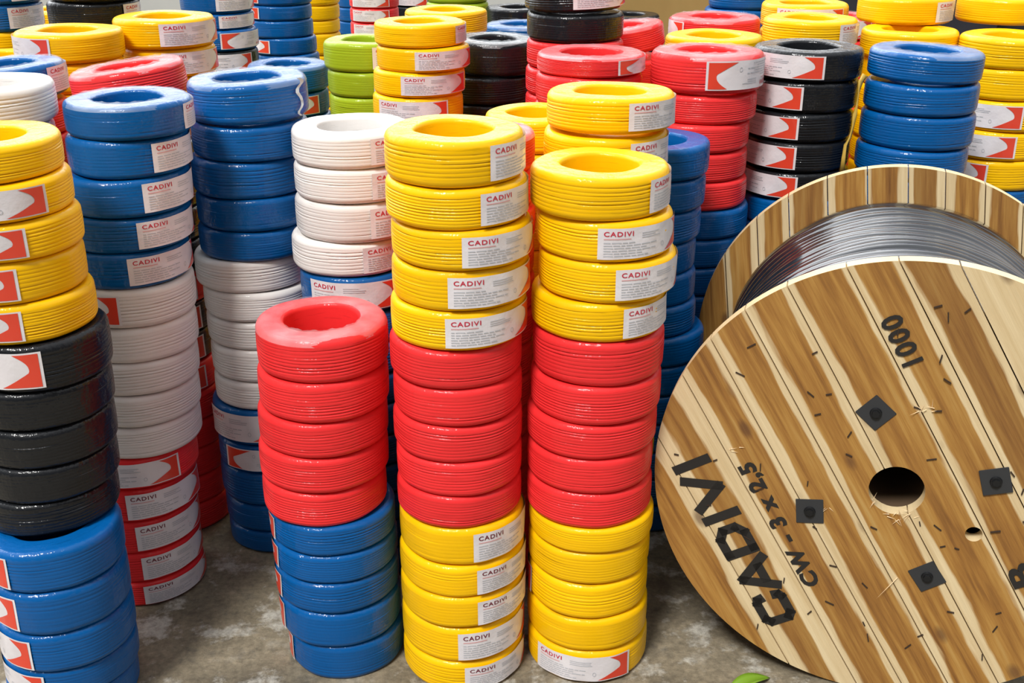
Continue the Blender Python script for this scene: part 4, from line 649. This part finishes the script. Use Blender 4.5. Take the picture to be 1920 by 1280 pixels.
# ------------------------------------------------------------------ wooden cable drum
def wood_material():
    g = N('pine_boards')
    uv = g.n('UVMap', uv_map='board'); rv = g.n('Attribute', attribute_name='board_mix')
    s = g.n('SeparateXYZ'); g.l(uv.outputs[0], s.inputs[0])            # x: 0..1 across the board, y: metres along
    r = g.n('SeparateColor'); g.l(rv.outputs['Color'], r.inputs[0])    # left sapwood, right sapwood, darkness
    off = g.n('CombineXYZ'); g.l(g.math('MULTIPLY', r.outputs[2], 37), off.inputs[2])
    g.l(g.math('MULTIPLY', s.outputs['X'], .9), off.inputs[0]); g.l(g.math('MULTIPLY', s.outputs['Y'], 1.2), off.inputs[1])
    v = off.outputs[0]
    edge = g.noise(3.2, 3, .55, v)
    wob = g.math('MULTIPLY_ADD', edge.outputs[0], .34, -.17)
    u = g.math('ADD', s.outputs['X'], wob)
    stp = lambda a, b: g.math('SMOOTH_MIN', 1, g.math('MAXIMUM', 0, g.math('MULTIPLY_ADD', g.math('SUBTRACT', a, b), 22, .5)), .05)
    heart = g.math('MULTIPLY', stp(u, r.outputs[0]), stp(g.math('SUBTRACT', 1, u), r.outputs[1]))
    gv = g.n('CombineXYZ'); g.l(g.math('MULTIPLY', s.outputs['X'], 2.6), gv.inputs[0]); g.l(g.math('MULTIPLY', s.outputs['Y'], 1.3), gv.inputs[1]); g.l(g.math('MULTIPLY', r.outputs[2], 19), gv.inputs[2])
    grain = g.noise(2.4, 5, .6, gv.outputs[0])
    hcol = g.ramp(grain.outputs[0], (.28, (.19, .075, .014)), (.45, (.38, .175, .032)), (.58, (.50, .26, .055)), (.75, (.58, .36, .11)))
    dark = g.mix(g.math('MULTIPLY', r.outputs[2], .55), hcol.outputs[0], (.13, .055, .02))
    scol = g.ramp(grain.outputs[0], (.3, (.62, .46, .24)), (.7, (.78, .63, .38)))
    col = g.mix(heart, scol.outputs[0], dark)
    # knots
    kv = g.n('CombineXYZ'); g.l(g.math('MULTIPLY', s.outputs['X'], 1.0), kv.inputs[0]); g.l(g.math('MULTIPLY', s.outputs['Y'], 5.5), kv.inputs[1]); g.l(g.math('MULTIPLY', r.outputs[2], 53), kv.inputs[2])
    vo = g.n('TexVoronoi'); vo.inputs['Scale'].default_value = 1.1; g.l(kv.outputs[0], vo.inputs['Vector'])
    kn = g.ramp(vo.outputs['Distance'], (.0, (1, 1, 1)), (.08, (.85, .85, .85)), (.17, (0, 0, 0)))
    col = g.mix(g.math('MULTIPLY', kn.outputs[0], .75), col, (.10, .04, .018))
    fv = g.n('CombineXYZ'); g.l(g.math('MULTIPLY', s.outputs['X'], 30), fv.inputs[0]); g.l(g.math('MULTIPLY', s.outputs['Y'], 3), fv.inputs[1])
    fg = g.noise(3, 3, .6, fv.outputs[0])
    fr = g.ramp(fg.outputs[0], (.3, (.91, .91, .91)), (.7, (1.05, 1.05, 1.05)))
    g.l(g.mix(1.0, col, fr.outputs[0], 'MULTIPLY'), g.b.inputs['Base Color'])
    g.b.inputs['Roughness'].default_value = .62
    g.l(g.bump(fg.outputs[0], .25, .002), g.b.inputs['Normal'])
    return g.m
WOOD = wood_material()
RD, TF = .488, .030                                           # flange radius, thickness
EDGES = [-RD, -.383, -.270, -.182, -.094, .0, .114, .203, .295, .390, RD]
BANG = math.radians(-58.6)
BD = Vector((math.cos(BANG), math.sin(BANG)))                 # along the boards (downwards right), in the flange plane
BP = Vector((-BD.y, BD.x))                                    # across the boards
def board_disc(name, edges, bd, bp, holes, seed, mixes=None):
    """disc of parallel boards, lying in local XY, front at z=0, back at z=-TF"""
    rnd = random.Random(seed)
    bm = bmesh.new()
    uvl = bm.loops.layers.uv.new('board'); cl = bm.loops.layers.float_color.new('board_mix')
    gap = .0013
    for bi in range(len(edges) - 1):
        a, b = edges[bi] + (gap if bi else 0.0), edges[bi + 1] - (gap if bi < len(edges) - 2 else 0.0)
        mix = mixes[bi] if mixes else (rnd.uniform(.08, .32), rnd.uniform(.05, .3), rnd.random())
        xs = {a, b}
        n = max(6, int((b - a) / .008))
        for i in range(n + 1): xs.add(a + (b - a) * i / n)
        if a < -RD * .95 or b > RD * .95:
            for i in range(1, 14):
                sgn = -1 if a < 0 else 1
                q = sgn * RD * math.cos(i / 14 * .66)
                if a < q < b: xs.add(q)
        for (hx, hy, hr) in holes:
            hp = hx * bp.x + hy * bp.y
            for i in range(17):
                q = hp - hr * math.cos(PI * i / 16)
                if a < q < b: xs.add(q)
        xs = sorted(xs)
        xs = [x for i, x in enumerate(xs) if i == 0 or x - xs[i - 1] > 1e-5]
        shade = rnd.uniform(-.0012, .0008)                    # boards sit a hair proud of each other
        def put(quads, z, flip):
            for q in quads:
                vs = [bm.verts.new((bp.x * p + bd.x * t, bp.y * p + bd.y * t, z)) for p, t in q]
                f = bm.faces.new(vs[::-1] if flip else vs)
                co = q[::-1] if flip else q
                for lp, (p, t) in zip(f.loops, co):
                    lp[uvl].uv = ((p - edges[bi]) / (edges[bi + 1] - edges[bi]), t); lp[cl] = (*mix, 1)
        def wall(pa, pb):
            (p0, t0), (p1, t1) = pa, pb
            vs = [bm.verts.new((bp.x * p + bd.x * t, bp.y * p + bd.y * t, z)) for p, t, z in ((p0, t0, shade), (p1, t1, shade), (p1, t1, -TF), (p0, t0, -TF))]
            f = bm.faces.new(vs)
            for lp, (p, t) in zip(f.loops, ((p0, t0), (p1, t1), (p1, t1), (p0, t0))):
                lp[uvl].uv = (.02, t * .3 + p); lp[cl] = (.9, .9, .2, 1)
        def span(x): return math.sqrt(max(0, RD * RD - x * x))
        for x0, x1 in zip(xs, xs[1:]):
            mid = (x0 + x1) / 2
            cuts = []
            for (hx, hy, hr) in holes:
                hp, ht = hx * bp.x + hy * bp.y, hx * bd.x + hy * bd.y
                if abs(mid - hp) < hr:
                    f = lambda x, hr=hr, hp=hp: math.sqrt(max(0, hr * hr - (x - hp) ** 2))
                    cuts.append((ht, f))
            cuts.sort(key=lambda q: q[0])
            lo0, lo1 = -span(x0), -span(x1)
            quads = []
            wall((x1, lo1), (x0, lo0)); wall((x0, span(x0)), (x1, span(x1)))
            for ht, f in cuts:
                quads.append([(x0, lo0), (x1, lo1), (x1, ht - f(x1)), (x0, ht - f(x0))])
                wall((x0, ht - f(x0)), (x1, ht - f(x1))); wall((x1, ht + f(x1)), (x0, ht + f(x0)))
                lo0, lo1 = ht + f(x0), ht + f(x1)
            quads.append([(x0, lo0), (x1, lo1), (x1, span(x1)), (x0, span(x0))])
            # subdivide lengthwise is not needed: colour comes from the shader
            put(quads, shade, False); put(quads, -TF, True)
        for x, sg in ((xs[0], 1), (xs[-1], -1)):
            if span(x) > .01:
                ends = [-span(x)]
                for (hx, hy, hr) in sorted(holes, key=lambda q: q[0] * bd.x + q[1] * bd.y):
                    hp, ht = hx * bp.x + hy * bp.y, hx * bd.x + hy * bd.y
                    if abs(x - hp) < hr:
                        k = math.sqrt(hr * hr - (x - hp) ** 2)
                        ends += [ht - k, ht + k]
                ends.append(span(x))
                for ta, tb in zip(ends[::2], ends[1::2]):
                    wall((x, ta), (x, tb)) if sg > 0 else wall((x, tb), (x, ta))
    bmesh.ops.remove_doubles(bm, verts=bm.verts[:], dist=1e-6)
    bmesh.ops.dissolve_degenerate(bm, edges=bm.edges[:], dist=1e-6)
    return bm
YAW = -.271
drum = thing('cable_drum', 'large wooden cable drum standing on its rim at right, wound with black cable', 'cable drum', (9.65 * .08, 24.46 * .08, 0), YAW)
# drum space: x along the flange face, y into the drum, z up; flange plane (u, w) -> (u, 0, w + RD)
FL = Matrix.Translation((0, 0, RD)) @ Matrix.Rotation(PI / 2, 4, 'X')          # local XY disc -> upright, front towards -y
MIX = [(.0, .25, .25), (.22, .32, .62), (.15, .16, .45), (.19, .10, .36), (.15, .13, .28), (.16, .07, .32), (.13, .14, .36), (.12, .20, .8), (.9, .2, .1), (.2, .2, .4)]
HOLE = (-.002, .006, .054)
front = link_mesh('flange', board_disc('flange', EDGES, BD, BP, [HOLE, (.154, -.069, .0165)], 5, MIX), WOOD, drum, smooth=False)
front.matrix_local = FL
front['label'] = 'front round flange of pale and brown boards with black stencilled writing'
WD = 9.237 * .08
ba2 = math.radians(-83)
bd2 = Vector((math.cos(ba2), math.sin(ba2))); bp2 = Vector((-bd2.y, bd2.x))
back = link_mesh('flange', board_disc('flange', [-RD, -.40, -.315, -.235, -.14, -.045, .05, .135, .225, .31, .40, RD], bd2, bp2, [(0, 0, .054)], 8, [(.1 + .14 * ((k * 7) % 5) / 4, .08 + .16 * ((k * 3) % 4) / 3, (.25, .4, .3, .75, .2, .35, .85, .3, .5, .25, .4)[k]) for k in range(11)]), WOOD, drum, smooth=False)
back.matrix_local = Matrix.Translation((0, WD, 0)) @ FL
back['label'] = 'rear round flange of boards'
# wound cable: one bundle of many turns between the flanges
def cable_material():
    g = N('black_cable_under_film')
    g.b.inputs['Base Color'].default_value = (.012, .014, .018, 1)
    g.b.inputs['Roughness'].default_value = .2
    g.b.inputs['Specular IOR Level'].default_value = .4
    g.b.inputs['Coat Weight'].default_value = 1.0
    g.b.inputs['Coat Roughness'].default_value = .10
    g.b.inputs['Coat IOR'].default_value = 1.52
    tcx = g.n('TexCoord')
    mp = g.n('Mapping'); mp.inputs['Scale'].default_value = (1, 9, 1); g.l(tcx.outputs['Object'], mp.inputs[0])
    n1 = g.noise(3.2, 3, .5, mp.outputs[0])
    g.l(g.bump(n1.outputs[0], .35, .008), g.b.inputs['Coat Normal'])
    return g.m
def lathe_y(name, prof, seg, m, parent, wob=None, smooth=True):
    """revolve (y, r) profile about the drum axis (local y through z=RD)"""
    bm = bmesh.new(); rings = []
    for s in range(seg):
        a = 2 * PI * s / seg
        rings.append([bm.verts.new(((r + (wob(a, y) if wob else 0)) * math.cos(a), y, RD + (r + (wob(a, y) if wob else 0)) * math.sin(a))) for y, r in prof])
    for s in range(seg):
        a, b = rings[s], rings[(s + 1) % seg]
        for i in range(len(prof) - 1): bm.faces.new((a[i], a[i + 1], b[i + 1], b[i]))
    bmesh.ops.recalc_face_normals(bm, faces=bm.faces[:])
    return link_mesh(name, bm, m, parent, smooth)
RC = .405
rnd = random.Random(3)
prof = []
y = TF + .002; y_end = WD - .002
turn = .031
amp = [rnd.uniform(.5, 1) for _ in range(60)]
k = 0
while y + turn < y_end:
    for i in range(5):
        f = i / 5
        prof.append((y + turn * f, RC + .007 * 1.3 * amp[k] * (math.sin(PI * f) - .5) + .006 * math.sin(y * 9)))
    y += turn; k += 1
prof.append((y_end, RC - .004))
wind = lathe_y('cable_winding', prof, 128, cable_material(), drum, wob=lambda a, y: .0022 * math.sin(3 * a + y * 40) + .0015 * math.sin(7 * a - y * 25))
wind['label'] = 'black cable wound in many turns under shiny clear film'
barrel = lathe_y('barrel', [(TF, .062), (WD, .062)], 40, plain('barrel_inside', (.10, .06, .03), .9), drum)
# square washers with bolts
STEEL = plain('blackened_steel', (.030, .032, .035), .55)
STEEL2 = plain('dark_bolt_steel', (.018, .019, .021), .4, metal=.5)
def disc_parent(o, u, w, rot, yy=0.0):
    o.parent = drum
    o.matrix_local = Matrix.Translation((u, yy, w + RD)) @ Matrix.Rotation(PI / 2, 4, 'X') @ Matrix.Rotation(rot, 4, 'Z')
for u, w, rot in ((-.062, .172, .86), (-.164, -.067, .12), (.176, .055, .30), (.081, -.182, .62)):
    pl = link_mesh('washer_plate', box_bm(-.0275, .0275, -.0275, .0275, -.001, .003, .0008), STEEL, smooth=False)
    disc_parent(pl, u, w, rot)
    pl['label'] = 'square dark steel washer plate'
    b2 = bmesh.new()
    bmesh.ops.create_cone(b2, cap_ends=True, segments=20, radius1=.012, radius2=.0105, depth=.005, matrix=Matrix.Translation((0, 0, .005)))
    bmesh.ops.create_cone(b2, cap_ends=True, segments=6, radius1=.0085, radius2=.008, depth=.004, matrix=Matrix.Translation((0, 0, .0085)))
    bo = link_mesh('bolt', b2, STEEL2, pl, smooth=False)
# stencilled black writing
PAINT = plain('black_stencil_paint', (.016, .014, .012), .7)
def block_letters(word):
    """thick brush-stencil capitals in a unit box (reading direction x, up y)"""
    shapes = dict(                                            # strokes: points in a unit letter cell, half width
        C=(.17, [((.94, .71), (.92, .84), (.80, .90), (.22, .90), (.08, .78), (.08, .22), (.22, .10), (.80, .10), (.92, .16), (.94, .29))]),
        A=(.19, [((.02, .0), (.48, .93)), ((.48, .93), (.98, .0)), ((.28, .27), (.74, .27))]),
        D=(.185, [((.12, .06), (.12, .94)), ((.12, .90), (.66, .90), (.90, .70), (.90, .30), (.66, .10), (.12, .10))]),
        I=(.062, [((.5, .0), (.5, 1.0))]),
        V=(.195, [((.04, 1.0), (.5, .07)), ((.5, .07), (.96, 1.0))]))
    bm = bmesh.new(); x = 0.0; asp = 5.6                      # asp: word length over letter height
    for ch in word:
        w, strokes = shapes[ch]
        for pl in strokes:
            q = [Vector(((x + p[0] * w) * asp, p[1], 0)) for p in pl]
            for a, c in zip(q, q[1:]):
                d = (c - a).normalized(); n = Vector((-d.y, d.x, 0)) * .14; e = d * .09
                vs = [bm.verts.new(k) for k in (a - n - e, c - n + e, c + n + e, a + n - e)]
                bm.faces.new(vs)
        x += w + .031
    for v in bm.verts: v.co = Vector((v.co.x / asp / (x - .031), v.co.y, 0))
    return bm
def stencil(body, p_base, cap, r0, r1, bold):
    bm = block_letters(body) if body == 'CADIVI' else text_bm(body, bold, 1.12)
    rd = -BD                                                  # reading direction, up and to the left
    for v in bm.verts:
        r = r0 + v.co.x * (r1 - r0); p = p_base - v.co.y * cap
        v.co = Vector((rd.x * r + BP.x * p, rd.y * r + BP.y * p, .0014))
    o = link_mesh('stencil_lettering', bm, PAINT, smooth=False)
    o.parent = drum; o.matrix_local = FL
    for f in o.data.polygons: pass
    o['label'] = {'C': 'large black stencilled word', '1': 'black stencilled number', 'B': 'black stencilled letter'}[body[0]] if cap > .06 or body[0] != 'C' else 'smaller black stencilled line'
    return o
stencil('CADIVI', -.312, .072, -.195, .232, .05)
stencil('CW - 3 x 2,5', -.222, .043, -.138, .178, .045)
stencil('1000', .163, .042, .245, .352, .03)
stencil('B', .165, .048, -.285, -.232, .03)
# small wire staples hammered into the boards
STAPLE = plain('rusty_staple', (.035, .020, .012), .6)
rs = random.Random(12)
smesh = None
cnt = 0
while cnt < 64:
    u, w = rs.uniform(-.47, .40), rs.uniform(-.40, .47)
    if math.hypot(u, w) > .46 or math.hypot(u, w) < .075: continue
    if smesh is None:
        b3 = box_bm(-.0065, .0065, -.0011, .0011, -.0004, .0028)
        smesh = bpy.data.meshes.new('staple'); b3.to_mesh(smesh); b3.free(); smesh.materials.append(STAPLE)
    so = place_mesh('staple', smesh)
    disc_parent(so, u, w, rs.uniform(-.9, .9) + rs.choice((0, 1.2)))
    so.scale = (rs.uniform(.7, 1.5), 1, 1)
    cnt += 1
# loose splinters round the centre hole and on the boards
SPLINT = plain('raw_splinter', (.80, .60, .36), .8)
for u, w, n in ((.0, -.052, 9), (.03, -.045, 6), (-.045, -.02, 4), (.03, .19, 7), (-.33, .055, 4), (-.14, -.06, 4)):
    bm = bmesh.new()
    for i in range(n):
        a = rs.uniform(0, 6.28); l = rs.uniform(.008, .022)
        px, py = rs.uniform(-.014, .014), rs.uniform(-.01, .01)
        q = [Vector((px, py, .0)), Vector((px + l * math.cos(a), py + l * math.sin(a), rs.uniform(.002, .008)))]
        d = Vector((-math.sin(a), math.cos(a), 0)) * .0009
        vs = [bm.verts.new(c) for c in (q[0] - d, q[0] + d, q[1], q[0] + Vector((0, 0, .002)))]
        for t in ((0, 1, 2), (0, 2, 3), (1, 3, 2), (0, 3, 1)): bm.faces.new([vs[k] for k in t])
    o = link_mesh('wood_splinters', bm, SPLINT, smooth=False)
    disc_parent(o, u, w, 0)
bm = bmesh.new()
p0, p1 = Vector((0, 0, .001)), Vector((-.036, -.052, .012))
d = Vector((.82, -.57, 0)) * .0011
vs = [bm.verts.new(c) for c in (p0 - d, p0 + d, p1, p0 + Vector((0, 0, .002)))]
for t in ((0, 1, 2), (0, 2, 3), (1, 3, 2), (0, 3, 1)): bm.faces.new([vs[k] for k in t])
o = link_mesh('wood_splinters', bm, SPLINT, smooth=False); disc_parent(o, .025, -.195, 0)

# ------------------------------------------------------------------ boxes behind, strap, leaf, scraps
def carton_material(name, c0, c1, sc):
    g = N(name); tcx = g.n('TexCoord')
    mp = g.n('Mapping'); mp.inputs['Scale'].default_value = sc; g.l(tcx.outputs['Object'], mp.inputs[0])
    n1 = g.noise(3, 4, .6, mp.outputs[0])
    g.l(g.ramp(n1.outputs[0], (.3, c0), (.7, c1)).outputs[0], g.b.inputs['Base Color'])
    g.b.inputs['Roughness'].default_value = .8
    return g.m
CARD = carton_material('cardboard', (.36, .23, .07), (.46, .31, .10), (1, 1, .4))
TAPE = plain('parcel_tape', (.50, .36, .15), .3, .5)
def carton(x0, x1, y0, y1, h, label, mat):
    t = thing('cardboard_box', label, 'box', ((x0 + x1) / 2, (y0 + y1) / 2, 0))
    w, d = (x1 - x0) / 2, (y1 - y0) / 2
    link_mesh('box_body', box_bm(-w, w, -d, d, 0, h, .006), mat, t, smooth=False)
    link_mesh('tape', box_bm(-.025, .025, -d - .001, d + .001, h - .16, h + .001), TAPE, t, smooth=False)
    return t
carton(.42, .872, 5.1, 5.6, 1.75, 'tall tan cardboard box behind the black stacks at top centre', CARD)
carton(.905, 1.27, 5.25, 5.75, 1.75, 'tall dark brown box right of the tan cardboard box', carton_material('brown_carton', (.06, .035, .02), (.15, .095, .055), (6, 6, .3)))
DK = carton_material('dark_gap_fill', (.012, .014, .022), (.03, .03, .04), (1, 1, 1))  # near-black boxes added to keep the gaps between the right stacks dark
carton(1.55, 2.35, 5.6, 6.1, 1.8, 'dark box added to fill the dark gap behind the yellow stacks at top right', DK)
carton(2.45, 3.3, 5.5, 6.0, 1.8, 'dark box added to fill the dark gap behind the top right corner stacks', DK)

# twisted yellow strap hanging between the black and the blue stack
def tube(name, pts, rads, m, seg=8, squash=.5):
    bm = bmesh.new(); rings = []
    for i, (p, r) in enumerate(zip(pts, rads)):
        p = Vector(p); a = pts[max(0, i - 1)]; b = pts[min(len(pts) - 1, i + 1)]
        t = (Vector(b) - Vector(a)).normalized()
        s = t.cross(Vector((0, 1, 0))).normalized(); u = s.cross(t)
        tw = i * .7
        s2 = s * math.cos(tw) + u * math.sin(tw); u2 = -s * math.sin(tw) + u * math.cos(tw)
        rings.append([bm.verts.new(p + s2 * (r * math.cos(2 * PI * k / seg)) + u2 * (r * squash * math.sin(2 * PI * k / seg))) for k in range(seg)])
    for a, b in zip(rings, rings[1:]):
        for k in range(seg): bm.faces.new((a[k], a[(k + 1) % seg], b[(k + 1) % seg], b[k]))
    bm.faces.new(rings[0][::-1]); bm.faces.new(rings[-1])
    bmesh.ops.recalc_face_normals(bm, faces=bm.faces[:])
    return link_mesh(name, bm, m)
STRAP = plain('yellow_strap', (.62, .42, .08), .5)
sp = [(.931, 3.0, 1.142), (.921, 3.0, 1.125), (.919, 3.0, 1.094), (.918, 3.0, 1.058), (.916, 3.0, 1.037), (.915, 3.0, 1.008), (.910, 3.0, .975), (.900, 3.0, .955), (.899, 3.0, .921), (.898, 3.0, .88)]
o = tube('plastic_strap', sp, [.009, .010, .005, .004, .006, .004, .007, .007, .006, .008], STRAP)
tag(o, 'twisted yellow plastic strap hanging between black and blue stacks behind the drum', 'strap')

# green leaf on the floor at the bottom edge
def leaf(name, loc, rz, ln, wd, m):
    bm = bmesh.new(); n = 12; rows = []
    for i in range(n + 1):
        t = i / n; w = wd * math.sin(PI * t) ** .8 * (1 - .25 * t)
        z = .012 * math.sin(PI * t) + .004
        rows.append([bm.verts.new((ln * (t - .5), w * s, z + abs(s) * w * .35)) for s in (-1, -.5, 0, .5, 1)])
    for a, b in zip(rows, rows[1:]):
        for k in range(4):
            bm.faces.new((a[k], b[k], b[k + 1], a[k + 1]))
    bmesh.ops.remove_doubles(bm, verts=bm.verts[:], dist=1e-5)
    bmesh.ops.solidify(bm, geom=bm.faces[:], thickness=.0008)
    o = link_mesh(name, bm, m); o.location = loc; o.rotation_euler = (0, 0, rz)
    return o
tag(leaf('leaf', (.515, 1.965, 0), math.radians(25), .115, .020, plain('green_leaf', (.16, .30, .02), .4, .3)), 'green leaf lying on the concrete at the bottom edge', 'leaf')
